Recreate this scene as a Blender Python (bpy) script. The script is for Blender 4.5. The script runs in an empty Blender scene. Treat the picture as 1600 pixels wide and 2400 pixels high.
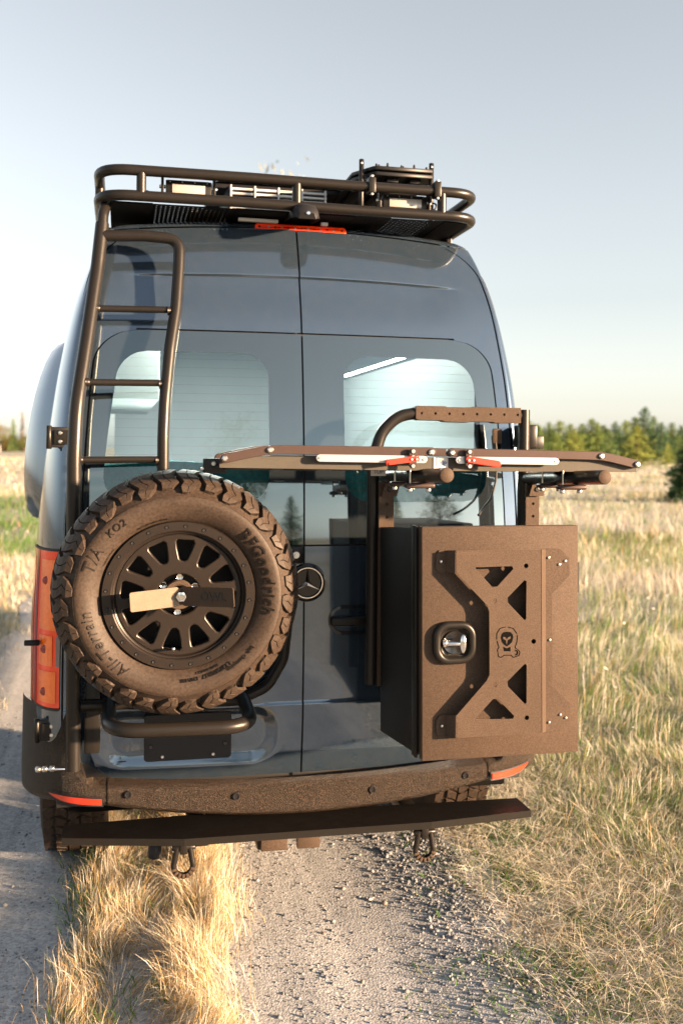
import bpy, bmesh, math, random
import numpy as np
from mathutils import Vector, Matrix
R = math.radians
random.seed(7); rng = np.random.default_rng(7)
scene = bpy.context.scene
COL = scene.collection

# ------------------------------------------------------------------ camera
cam = bpy.data.cameras.new('camera'); camera = bpy.data.objects.new('camera', cam); COL.objects.link(camera)
cam.sensor_fit = 'VERTICAL'; cam.sensor_height = 36.0; cam.sensor_width = 24.0
cam.lens = 35.0; cam.shift_y = -0.0617; cam.clip_start = 0.05; cam.clip_end = 4000
YAW = R(12.5)
camera.matrix_world = (Matrix.Translation((-0.683, -3.72, 1.82)) @ Matrix.Rotation(-YAW, 4, 'Z')
                       @ Matrix.Rotation(R(90), 4, 'X') @ Matrix.Rotation(0.009, 4, 'Z'))
cam.dof.use_dof = True; cam.dof.focus_distance = 3.25; cam.dof.aperture_fstop = 2.8
scene.camera = camera

# ------------------------------------------------------------------ sky, sun, exposure
SUN_AZ, SUN_EL = R(124.0), R(9.5)
world = bpy.data.worlds.new('World'); scene.world = world; world.use_nodes = True
wn = world.node_tree
sky = wn.nodes.new('ShaderNodeTexSky'); sky.sky_type = 'NISHITA'; sky.sun_disc = False
sky.sun_elevation = SUN_EL; sky.sun_rotation = SUN_AZ; sky.dust_density = 1.0; sky.air_density = 1.0; sky.ozone_density = 1.0
hs = wn.nodes.new('ShaderNodeHueSaturation'); hs.inputs['Saturation'].default_value = 0.33
wn.links.new(sky.outputs[0], hs.inputs['Color']); wn.links.new(hs.outputs[0], wn.nodes['Background'].inputs[0])
wn.nodes['Background'].inputs[1].default_value = 0.052
sl = bpy.data.lights.new('sun', 'SUN'); sl.energy = 5.0; sl.angle = R(1.6); sl.color = (1.0, 0.66, 0.39)
sun = bpy.data.objects.new('sun', sl); COL.objects.link(sun)
SUNV = Vector((math.sin(SUN_AZ)*math.cos(SUN_EL), math.cos(SUN_AZ)*math.cos(SUN_EL), math.sin(SUN_EL)))
sun.rotation_euler = SUNV.to_track_quat('Z', 'Y').to_euler(); sun.location = (6, -6, 4)
vs = scene.view_settings
vs.view_transform = 'Standard'; vs.look = 'None'; vs.gamma = 1.0; vs.exposure = 2.56; vs.use_curve_mapping = False
scene.cycles.max_bounces = 8; scene.cycles.transparent_max_bounces = 16; scene.cycles.caustics_reflective = False; scene.cycles.caustics_refractive = False

# ------------------------------------------------------------------ materials
def new_mat(name):
    m = bpy.data.materials.new(name); m.use_nodes = True
    return m, m.node_tree, m.node_tree.nodes['Principled BSDF']
def mat(name, col, rough=0.5, grain=0.0, gscale=420.0, coat_ior=1.5, dust=0.0, metal=0.0, spec=0.5, coat=0.0, var=0.0, vscale=8.0, bump=0.0, bscale=300.0, emit=None, estr=0.0, trans=0.0, ior=1.5, rvar=0.0):
    m, nt, p = new_mat(name)
    p.inputs['Roughness'].default_value = rough; p.inputs['Metallic'].default_value = metal
    p.inputs['Specular IOR Level'].default_value = spec; p.inputs['Coat Weight'].default_value = coat
    p.inputs['Coat Roughness'].default_value = 0.03; p.inputs['IOR'].default_value = ior
    p.inputs['Transmission Weight'].default_value = trans
    p.inputs['Base Color'].default_value = (*col, 1)
    tc = nt.nodes.new('ShaderNodeTexCoord')
    if var or rvar:
        n = nt.nodes.new('ShaderNodeTexNoise'); n.inputs['Scale'].default_value = vscale; n.inputs['Detail'].default_value = 5
        nt.links.new(tc.outputs['Object'], n.inputs['Vector'])
        if var:
            mx = nt.nodes.new('ShaderNodeMix'); mx.data_type = 'RGBA'
            mx.inputs['A'].default_value = (*[c*(1-var) for c in col], 1); mx.inputs['B'].default_value = (*[min(1, c*(1+var)) for c in col], 1)
            nt.links.new(n.outputs['Fac'], mx.inputs['Factor']); nt.links.new(mx.outputs['Result'], p.inputs['Base Color'])
        if rvar:
            mr = nt.nodes.new('ShaderNodeMapRange'); mr.inputs['From Min'].default_value = .3; mr.inputs['From Max'].default_value = .7
            mr.inputs['To Min'].default_value = max(0, rough-rvar); mr.inputs['To Max'].default_value = min(1, rough+rvar)
            nt.links.new(n.outputs['Fac'], mr.inputs['Value']); nt.links.new(mr.outputs['Result'], p.inputs['Roughness'])
    if grain:
        ng = nt.nodes.new('ShaderNodeTexNoise'); ng.inputs['Scale'].default_value = gscale; ng.inputs['Detail'].default_value = 2
        nt.links.new(tc.outputs['Object'], ng.inputs['Vector'])
        mg = nt.nodes.new('ShaderNodeMapRange'); mg.inputs['From Min'].default_value = .32; mg.inputs['From Max'].default_value = .68
        mg.inputs['To Min'].default_value = 1-grain; mg.inputs['To Max'].default_value = 1+grain; nt.links.new(ng.outputs['Fac'], mg.inputs['Value'])
        mm = nt.nodes.new('ShaderNodeMix'); mm.data_type = 'RGBA'; mm.blend_type = 'MULTIPLY'; mm.inputs['Factor'].default_value = 1
        if p.inputs['Base Color'].is_linked: nt.links.new(p.inputs['Base Color'].links[0].from_socket, mm.inputs['A'])
        else: mm.inputs['A'].default_value = (*col, 1)
        nt.links.new(mg.outputs['Result'], mm.inputs['B']); nt.links.new(mm.outputs['Result'], p.inputs['Base Color'])
    p.inputs['Coat IOR'].default_value = coat_ior
    if dust:
        nd = nt.nodes.new('ShaderNodeTexNoise'); nd.inputs['Scale'].default_value = 28; nd.inputs['Detail'].default_value = 9; nd.inputs['Roughness'].default_value = .7
        nt.links.new(tc.outputs['Object'], nd.inputs['Vector'])
        md = nt.nodes.new('ShaderNodeMapRange'); md.inputs['From Min'].default_value = .35; md.inputs['From Max'].default_value = .75; md.inputs['To Min'].default_value = 0; md.inputs['To Max'].default_value = dust
        nt.links.new(nd.outputs['Fac'], md.inputs['Value'])
        df = nt.nodes.new('ShaderNodeBsdfDiffuse'); df.inputs[0].default_value = (.20, .17, .14, 1)
        ms = nt.nodes.new('ShaderNodeMixShader'); nt.links.new(md.outputs['Result'], ms.inputs[0]); nt.links.new(p.outputs[0], ms.inputs[1]); nt.links.new(df.outputs[0], ms.inputs[2])
        nt.links.new(ms.outputs[0], nt.nodes['Material Output'].inputs[0])
    if bump:
        n2 = nt.nodes.new('ShaderNodeTexNoise'); n2.inputs['Scale'].default_value = bscale; n2.inputs['Detail'].default_value = 3
        nt.links.new(tc.outputs['Object'], n2.inputs['Vector'])
        b = nt.nodes.new('ShaderNodeBump'); b.inputs['Strength'].default_value = bump; b.inputs['Distance'].default_value = 0.006 if name.startswith('grained') else 0.002
        nt.links.new(n2.outputs['Fac'], b.inputs['Height']); nt.links.new(b.outputs['Normal'], p.inputs['Normal'])
    if emit:
        p.inputs['Emission Color'].default_value = (*emit, 1); p.inputs['Emission Strength'].default_value = estr
    return m
PAINT = mat('graphite_paint', (0.056, 0.096, 0.150), rough=0.13, metal=0.75, coat=1.0, coat_ior=1.7, dust=.045, bump=0.02, bscale=900, rvar=.03, vscale=3)
BOXSIDE = mat('shaded_powder_coat', (0.008, 0.008, 0.008), rough=0.5, spec=.3, bump=.2, bscale=900)  # near-black version of the lid's coat, shade of the box body in the colour
POWDER = mat('textured_powder_coat', (0.056, 0.039, 0.029), rough=0.60, spec=0.10, var=0.20, vscale=7, bump=0.5, bscale=500, grain=.28, gscale=330)
TUBE = mat('satin_black_tube', (0.011, 0.0095, 0.0085), rough=0.33, spec=0.27, var=0.15, vscale=20, bump=0.12, bscale=1200)
SATIN = mat('satin_black_metal', (0.010, 0.009, 0.008), rough=0.34, spec=0.24, var=0.2, vscale=15, bump=0.06, bscale=900)
DARK = mat('black_plastic', (0.012, 0.012, 0.014), rough=0.45, spec=.25, var=0.2)
SEAL = mat('black_rubber_seal', (0.008, 0.008, 0.009), rough=0.6)
BUMPER = mat('grained_bumper_plastic', (0.0095, 0.0066, 0.0048), rough=0.32, spec=0.24, grain=.6, gscale=330, bump=1.0, bscale=380)
RUBBER = mat('tyre_rubber', (0.032, 0.0225, 0.017), grain=.3, gscale=120, rough=0.55, spec=0.20, var=0.35, vscale=9, bump=0.15, bscale=240, rvar=.08)
WHEELMAT = mat('bronze_black_wheel', (0.014, 0.011, 0.0095), grain=.2, rough=0.32, spec=0.22, var=0.12, bump=0.05, bscale=700)
CHROME = mat('chrome', (0.72, 0.72, 0.73), rough=0.12, metal=1.0)
STEEL = mat('zinc_bolt', (0.62, 0.61, 0.58), rough=0.3, metal=1.0, var=.1)
ANOD = mat('brown_anodised_aluminium', (0.050, 0.034, 0.031), rough=0.40, metal=0.2, spec=.2, var=0.12, vscale=30, bump=.04, bscale=400)
TRAYM = mat('olive_black_tray', (0.060, 0.055, 0.047), grain=.15, rough=0.5, spec=.15, var=0.2, vscale=11, bump=.08, bscale=600)
SILVER = mat('silver_ratchet_bar', (0.40, 0.41, 0.43), rough=0.35, metal=0.6, var=.06)
REDLEV = mat('red_anodised_lever', (0.42, 0.022, 0.008), rough=0.35, spec=.5, var=.1)
WHITE = mat('white_plastic', (0.45, 0.45, 0.45), rough=0.5, var=.08)
LENSW = mat('light_bar_lens', (0.32, 0.30, 0.28), rough=0.18, spec=.6, bump=.3, bscale=160)
REDL = mat('red_lamp_plastic', (1.0, 0.045, 0.007), rough=0.10, spec=.6, coat=.6, var=.25, vscale=30, bump=.2, bscale=180)
REDH = mat('bright_red_lamp_segment', (1.0, 0.15, 0.015), rough=0.08, spec=.6, coat=.8, var=.3, vscale=60, bump=.5, bscale=240)
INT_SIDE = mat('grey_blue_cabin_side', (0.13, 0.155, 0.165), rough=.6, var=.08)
REDD = mat('dark_red_lamp_plastic', (0.22, 0.012, 0.006), rough=0.15, spec=.6, coat=.5)
REFL = mat('orange_red_reflector', (0.55, 0.030, 0.008), rough=0.2, spec=.6, coat=.4, bump=.4, bscale=600)
LITWING = mat('sunlit_wing_coat', (0.15, 0.115, 0.085), rough=.5, spec=.2, var=.2, vscale=30, grain=.15)  # lighter copy of the clamp coat, sun on the left wing painted in
HEAT = mat('heater_line', (0.25, 0.10, 0.03), rough=.5)
CLEARL = mat('clear_lamp_plastic', (0.20, 0.17, 0.17), rough=0.15, spec=.6, bump=.4, bscale=300)
BLUEINK = mat('grey_blue_ink', (0.13, 0.17, 0.27), rough=.5)
ORINK = mat('orange_ink', (0.7, 0.2, 0.02), rough=.5)
PAPER = mat('white_sticker', (0.5, 0.5, 0.5), rough=.4)
FRIT = mat('black_window_border', (0.012, 0.016, 0.020), rough=0.03, spec=0.95, ior=1.92)
FRIT.node_tree.nodes['Principled BSDF'].inputs['Specular Tint'].default_value = (.74, .92, 1, 1)
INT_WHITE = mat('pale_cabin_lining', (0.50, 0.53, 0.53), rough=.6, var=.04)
INT_GREY = mat('grey_cabin_cabinet', (0.42, 0.46, 0.48), rough=.6, var=.04)
INT_DARK = mat('dark_cabin_fabric', (0.05, 0.06, 0.07), rough=.8)
TEAL = mat('teal_woven_blanket', (0.020, 0.20, 0.205), rough=.9, var=.75, vscale=38, bump=.8, bscale=60)
CABINFILL = mat('cabin_fill_glow', (1, .95, .9), emit=(1.0, 0.93, 0.82), estr=5.5)  # glow of the added panel that lifts the cabin brightness
LEDSTRIP = mat('thin_led_strip', (1, .95, .9), emit=(1.0, 0.93, 0.82), estr=4.0)
BLACKM = mat('matt_black', (0.004, 0.004, 0.004), rough=.9, spec=.03)
DECK = mat('matt_black_deck', (0.008, 0.008, 0.009), rough=.85, spec=.08)
SLOTG = mat('black_gloss_plastic', (0.01, 0.01, 0.011), rough=.15)
def paint_sparkle(m, dark, lite, scale):
    nt = m.node_tree; p = nt.nodes['Principled BSDF']; tc = nt.nodes.new('ShaderNodeTexCoord')
    n = nt.nodes.new('ShaderNodeTexNoise'); n.inputs['Scale'].default_value = scale; n.inputs['Detail'].default_value = 3; nt.links.new(tc.outputs['Object'], n.inputs['Vector'])
    r = nt.nodes.new('ShaderNodeValToRGB'); e = r.color_ramp.elements; e[0].position = .47; e[0].color = (*dark, 1); e[1].position = .66; e[1].color = (*lite, 1)
    nt.links.new(n.outputs['Fac'], r.inputs[0]); nt.links.new(r.outputs[0], p.inputs['Base Color'])
paint_sparkle(BUMPER, (.003, .0025, .002), (.075, .047, .029), 300)  # sun sparkle on the bumper grain put into its base colour
def glass_mat():
    m = bpy.data.materials.new('tinted_window_glass'); m.use_nodes = True; nt = m.node_tree; nt.nodes.clear()
    o = nt.nodes.new('ShaderNodeOutputMaterial'); mx = nt.nodes.new('ShaderNodeMixShader')
    t = nt.nodes.new('ShaderNodeBsdfTransparent'); t.inputs[0].default_value = (0.70, 0.82, 0.83, 1)
    g = nt.nodes.new('ShaderNodeBsdfGlossy'); g.inputs['Roughness'].default_value = 0.01; g.inputs[0].default_value = (.78, .93, 1, 1)
    f = nt.nodes.new('ShaderNodeFresnel'); f.inputs[0].default_value = 1.95
    nt.links.new(f.outputs[0], mx.inputs[0]); nt.links.new(t.outputs[0], mx.inputs[1]); nt.links.new(g.outputs[0], mx.inputs[2]); nt.links.new(mx.outputs[0], o.inputs[0])
    return m
GLASS = glass_mat()
def attr_mat(name, rough=0.8, spec=0.25, transl=0.25):
    m, nt, p = new_mat(name)
    a = nt.nodes.new('ShaderNodeAttribute'); a.attribute_name = 'tint'
    nt.links.new(a.outputs['Color'], p.inputs['Base Color'])
    p.inputs['Roughness'].default_value = rough; p.inputs['Specular IOR Level'].default_value = spec
    if transl:
        tr = nt.nodes.new('ShaderNodeBsdfTranslucent'); mx = nt.nodes.new('ShaderNodeMixShader'); mx.inputs[0].default_value = transl
        nt.links.new(a.outputs['Color'], tr.inputs[0]); nt.links.new(p.outputs[0], mx.inputs[1]); nt.links.new(tr.outputs[0], mx.inputs[2])
        nt.links.new(mx.outputs[0], nt.nodes['Material Output'].inputs[0])
    return m
GRASSM = attr_mat('dry_grass_blades', transl=.45)
LEAFM = attr_mat('tree_foliage', transl=.3)
STONEM = attr_mat('gravel_stone', rough=.85, transl=0)
BARK = mat('tree_bark', (0.09, 0.065, 0.045), rough=.9, var=.4, vscale=6)

# ------------------------------------------------------------------ helpers
def link(o, parent=None, loc=None):
    COL.objects.link(o)
    if parent is not None:
        o.parent = parent
        o.matrix_parent_inverse = Matrix.Translation(-parent_origin(parent))
    return o
def parent_origin(p):
    return p.location.copy() if p.type == 'EMPTY' else Vector((0, 0, 0))
def tag(o, label=None, cat=None, group=None, kind=None):
    if label: o['label'] = label
    if cat: o['category'] = cat
    if group: o['group'] = group
    if kind: o['kind'] = kind
    return o
def thing(name, loc, label, cat, group=None):
    o = bpy.data.objects.new(name, None); o.location = loc; o.empty_display_size = .1; COL.objects.link(o)
    return tag(o, label, cat, group)
def mk(name, verts, faces, material, parent=None, smooth=True, auto=None):
    me = bpy.data.meshes.new(name); me.from_pydata([tuple(v) for v in verts], [], faces); me.update()
    me.materials.append(material)
    if smooth:
        me.polygons.foreach_set('use_smooth', [True]*len(me.polygons))
        if auto: me.set_sharp_from_angle(angle=R(auto))
    o = bpy.data.objects.new(name, me)
    return link(o, parent)
def bm_obj(name, bm, material, parent=None, smooth=False, auto=40):
    bmesh.ops.recalc_face_normals(bm, faces=bm.faces)
    me = bpy.data.meshes.new(name); bm.to_mesh(me); bm.free(); me.materials.append(material)
    if smooth:
        me.polygons.foreach_set('use_smooth', [True]*len(me.polygons)); me.set_sharp_from_angle(angle=R(auto))
    o = bpy.data.objects.new(name, me)
    return link(o, parent)
def add_box(bm, lo, hi, bev=0.0, seg=2, mtx=None):
    r = bmesh.ops.create_cube(bm, size=1.0)
    vs_ = r['verts']; lo = Vector(lo); hi = Vector(hi)
    for v in vs_:
        v.co = Vector([lo[i] + (v.co[i]+.5)*(hi[i]-lo[i]) for i in range(3)])
    if bev > 0:
        es = list({e for v in vs_ for e in v.link_edges})
        r2 = bmesh.ops.bevel(bm, geom=es, offset=bev, segments=seg, profile=.5, affect='EDGES')
        vs_ = list({v for f in r2['faces'] for v in f.verts} | {v for v in vs_ if v.is_valid})
    if mtx is not None:
        bmesh.ops.transform(bm, matrix=mtx, verts=vs_)
    return vs_
def box(name, lo, hi, material, parent=None, bev=0.004, seg=2, mtx=None):
    bm = bmesh.new(); add_box(bm, lo, hi, bev, seg, mtx)
    return bm_obj(name, bm, material, parent, smooth=True, auto=35)
def frame_of(d):
    d = Vector(d).normalized(); u = Vector((0, 0, 1)) if abs(d.z) < .9 else Vector((1, 0, 0))
    a = d.cross(u).normalized(); return a, a.cross(d).normalized()
def add_cyl(bm, p0, p1, r0, r1=None, n=16, bev=0.0):
    p0 = Vector(p0); p1 = Vector(p1); r1 = r0 if r1 is None else r1
    d = (p1-p0); L = d.length; d.normalize(); a, b = frame_of(d)
    rings = [(p0, r0-bev), (p0+d*bev, r0), (p1-d*bev, r1), (p1, r1-bev)] if bev else [(p0, r0), (p1, r1)]
    rv = []
    for c, r in rings:
        rv.append([bm.verts.new(c + a*math.cos(t)*r + b*math.sin(t)*r) for t in [2*math.pi*i/n for i in range(n)]])
    for i in range(len(rv)-1):
        for j in range(n):
            bm.faces.new((rv[i][j], rv[i][(j+1) % n], rv[i+1][(j+1) % n], rv[i+1][j]))
    bm.faces.new(rv[0]); bm.faces.new(rv[-1])
def cyl(name, p0, p1, r, material, parent=None, n=16, bev=0.0, r1=None):
    bm = bmesh.new(); add_cyl(bm, p0, p1, r, r1, n, bev)
    return bm_obj(name, bm, material, parent, smooth=True, auto=50)
def fillet(pts, rad, n=8):
    pts = [Vector(p) for p in pts]; out = [pts[0]]
    for i in range(1, len(pts)-1):
        a, b, c = pts[i-1], pts[i], pts[i+1]
        u = (a-b).normalized(); v = (c-b).normalized(); ang = u.angle(v)
        rr = rad[i] if isinstance(rad, (list, tuple)) else rad
        if rr <= 0 or ang > 3.1: out.append(b); continue
        t = min(rr/math.tan(ang/2), (a-b).length*.49, (c-b).length*.49)
        p0 = b+u*t; p1 = b+v*t
        for k in range(n+1):
            s = k/n; out.append(p0*(1-s)**2 + b*2*s*(1-s) + p1*s*s)
    out.append(pts[-1]); return out
def add_tube(bm, pts, r, n=14, closed=False, cap=True):
    pts = [Vector(p) for p in pts]; N = len(pts)
    T = []
    for i in range(N):
        if closed: t = pts[(i+1) % N]-pts[i-1]
        else: t = pts[min(i+1, N-1)]-pts[max(i-1, 0)]
        T.append(t.normalized())
    a, b = frame_of(T[0]); rv = []
    for i in range(N):
        if i:
            q = T[i-1].rotation_difference(T[i]); a = q @ a; b = q @ b
        rv.append([bm.verts.new(pts[i] + (a*math.cos(t)+b*math.sin(t))*r) for t in [2*math.pi*k/n for k in range(n)]])
    M_ = N if closed else N-1
    for i in range(M_):
        A = rv[i]; B = rv[(i+1) % N]
        for j in range(n): bm.faces.new((A[j], A[(j+1) % n], B[(j+1) % n], B[j]))
    if not closed and cap: bm.faces.new(rv[0]); bm.faces.new(rv[-1])
def tube(name, pts, r, material, parent=None, rad=0.0, n=14, closed=False):
    bm = bmesh.new(); add_tube(bm, fillet(pts, rad) if rad else pts, r, n, closed)
    return bm_obj(name, bm, material, parent, smooth=True, auto=50)
def flat_shape(name, loops, y0, y1, material, parent=None, bev=0.0, local=False):
    """outline with holes in the XZ plane (first loop outer), thickness from y0 (front) to y1"""
    cu = bpy.data.curves.new(name, 'CURVE'); cu.dimensions = '2D'; cu.fill_mode = 'BOTH'
    cu.extrude = abs(y1-y0)/2 - bev; cu.bevel_depth = bev; cu.bevel_resolution = 1
    for lp in loops:
        s = cu.splines.new('POLY'); s.points.add(len(lp)-1); s.use_cyclic_u = True
        for i, (x, z) in enumerate(lp): s.points[i].co = (x, z, 0, 1)
    to = bpy.data.objects.new(name+'_tmp', cu); COL.objects.link(to)
    dg = bpy.context.evaluated_depsgraph_get(); me = bpy.data.meshes.new_from_object(to.evaluated_get(dg))
    bpy.data.objects.remove(to); bpy.data.curves.remove(cu)
    me.transform(Matrix.Translation((0, (y0+y1)/2, 0)) @ Matrix.Rotation(R(90), 4, 'X'))
    me.name = name; me.materials.clear(); me.materials.append(material)
    o = bpy.data.objects.new(name, me)
    return link(o, parent)
def circle(cx, cz, r, n=16): return [(cx+r*math.cos(2*math.pi*i/n), cz+r*math.sin(2*math.pi*i/n)) for i in range(n)]
def rrect(x0, x1, z0, z1, r, n=5):
    p = []
    for cx, cz, a0 in ((x1-r, z1-r, 0), (x0+r, z1-r, 90), (x0+r, z0+r, 180), (x1-r, z0+r, 270)):
        for k in range(n+1):
            a = R(a0+90*k/n); p.append((cx+r*math.cos(a), cz+r*math.sin(a)))
    return p
def text_mesh(s, size, extrude, spacing=1.0, offset=0.0, shear=0.0):
    cu = bpy.data.curves.new('lettering', 'FONT'); cu.body = s; cu.size = size; cu.extrude = extrude; cu.space_character = spacing
    cu.offset = offset; cu.shear = shear; cu.resolution_u = 3; cu.align_x = 'CENTER'; cu.align_y = 'CENTER'
    to = bpy.data.objects.new('lettering_tmp', cu); COL.objects.link(to)
    dg = bpy.context.evaluated_depsgraph_get(); me = bpy.data.meshes.new_from_object(to.evaluated_get(dg))
    bpy.data.objects.remove(to); bpy.data.curves.remove(cu)
    me.materials.clear(); return me
def lathe(name, prof, material, parent=None, n=64, centre=(0, 0, 0), axis='Y', close=False, auto=30):
    """prof: (radius, axial) pairs; axial along +Y (or X)"""
    V = []; F = []; m = len(prof)
    for i in range(n):
        t = 2*math.pi*i/n
        for r, a in prof:
            if axis == 'Y': V.append((centre[0]+r*math.cos(t), centre[1]+a, centre[2]+r*math.sin(t)))
            else: V.append((centre[0]+a, centre[1]+r*math.cos(t), centre[2]+r*math.sin(t)))
    for i in range(n):
        for j in range(m-1 if not close else m):
            F.append((i*m+j, i*m+(j+1) % m, ((i+1) % n)*m+(j+1) % m, ((i+1) % n)*m+j))
    bm = bmesh.new(); vv = [bm.verts.new(v) for v in V]
    for f in F:
        try: bm.faces.new([vv[k] for k in f])
        except ValueError: pass
    bmesh.ops.remove_doubles(bm, verts=bm.verts, dist=1e-6)
    return bm_obj(name, bm, material, parent, smooth=True, auto=auto)
def pchip(xs, ys):
    xs = np.array(xs, float); ys = np.array(ys, float); h = np.diff(xs); d = np.diff(ys)/h; m = np.zeros(len(xs))
    m[0] = d[0]; m[-1] = d[-1]
    for i in range(1, len(xs)-1):
        m[i] = 0 if d[i-1]*d[i] <= 0 else 2*d[i-1]*d[i]/(d[i-1]+d[i])
    def f(x):
        x = min(max(x, xs[0]), xs[-1]); i = int(min(np.searchsorted(xs, x, 'right')-1, len(xs)-2)); i = max(i, 0)
        t = (x-xs[i])/h[i]
        return float((2*t**3-3*t*t+1)*ys[i]+(t**3-2*t*t+t)*h[i]*m[i]+(-2*t**3+3*t*t)*ys[i+1]+(t**3-t*t)*h[i]*m[i+1])
    return f
def spline(xs, ys):
    xs = np.array(xs, float); ys = np.array(ys, float); n = len(xs); h = np.diff(xs)
    A = np.eye(n); r_ = np.zeros(n)
    for i in range(1, n-1):
        A[i, i-1] = h[i-1]; A[i, i] = 2*(h[i-1]+h[i]); A[i, i+1] = h[i]; r_[i] = 6*((ys[i+1]-ys[i])/h[i]-(ys[i]-ys[i-1])/h[i-1])
    M_ = np.linalg.solve(A, r_)
    def f(x):
        x = min(max(x, xs[0]), xs[-1]); i = int(min(max(np.searchsorted(xs, x, 'right')-1, 0), n-2)); a = xs[i+1]-x; b = x-xs[i]
        return float((M_[i]*a**3+M_[i+1]*b**3)/(6*h[i])+(ys[i]/h[i]-M_[i]*h[i]/6)*a+(ys[i+1]/h[i]-M_[i+1]*h[i]/6)*b)
    return f
def sm(a, b, x):
    t = min(max((x-a)/(b-a), 0), 1); return t*t*(3-2*t)
def np_mesh(name, V, F, material, parent=None, tint=None, smooth=False):
    me = bpy.data.meshes.new(name); nv = len(V); nf = len(F); k = F.shape[1]
    me.vertices.add(nv); me.vertices.foreach_set('co', np.asarray(V, np.float32).ravel())
    me.loops.add(nf*k); me.loops.foreach_set('vertex_index', np.asarray(F, np.int32).ravel())
    me.polygons.add(nf); me.polygons.foreach_set('loop_start', np.arange(0, nf*k, k, dtype=np.int32))
    if smooth: me.polygons.foreach_set('use_smooth', np.ones(nf, bool))
    me.update(calc_edges=True)
    if tint is not None:
        ca = me.color_attributes.new('tint', 'FLOAT_COLOR', 'POINT')
        ca.data.foreach_set('color', np.concatenate([tint, np.ones((nv, 1))], 1).astype(np.float32).ravel())
    me.materials.append(material)
    o = bpy.data.objects.new(name, me); return link(o, parent)

# ================================================================== the ground
def ground_mat():
    m, nt, p = new_mat('dry_meadow_soil'); tc = nt.nodes.new('ShaderNodeTexCoord')
    def noise(sc, det=5):
        n = nt.nodes.new('ShaderNodeTexNoise'); n.inputs['Scale'].default_value = sc; n.inputs['Detail'].default_value = det
        nt.links.new(tc.outputs['Object'], n.inputs['Vector']); return n
    def ramp(src, stops):
        r = nt.nodes.new('ShaderNodeValToRGB'); e = r.color_ramp.elements
        e[0].position, e[0].color = stops[0][0], (*stops[0][1], 1); e[1].position, e[1].color = stops[-1][0], (*stops[-1][1], 1)
        for q, c in stops[1:-1]:
            x = e.new(q); x.color = (*c, 1)
        nt.links.new(src, r.inputs[0]); return r
    n1 = noise(.11); n2 = noise(9.0)
    r1 = ramp(n1.outputs['Fac'], [(.36, (.19, .20, .085)), (.48, (.38, .38, .34)), (.62, (.44, .44, .41))])
    r2 = ramp(n2.outputs['Fac'], [(.3, (.62, .62, .62)), (.7, (1.15, 1.1, 1.05))])
    mx = nt.nodes.new('ShaderNodeMix'); mx.data_type = 'RGBA'; mx.blend_type = 'MULTIPLY'; mx.inputs['Factor'].default_value = 1
    nt.links.new(r1.outputs[0], mx.inputs['A']); nt.links.new(r2.outputs[0], mx.inputs['B'])
    nt.links.new(mx.outputs['Result'], p.inputs['Base Color']); p.inputs['Roughness'].default_value = .95; p.inputs['Specular IOR Level'].default_value = .1
    b = nt.nodes.new('ShaderNodeBump'); b.inputs['Strength'].default_value = .8; b.inputs['Distance'].default_value = .05
    n3 = noise(25); nt.links.new(n3.outputs['Fac'], b.inputs['Height']); nt.links.new(b.outputs[0], p.inputs['Normal'])
    return m
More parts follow.
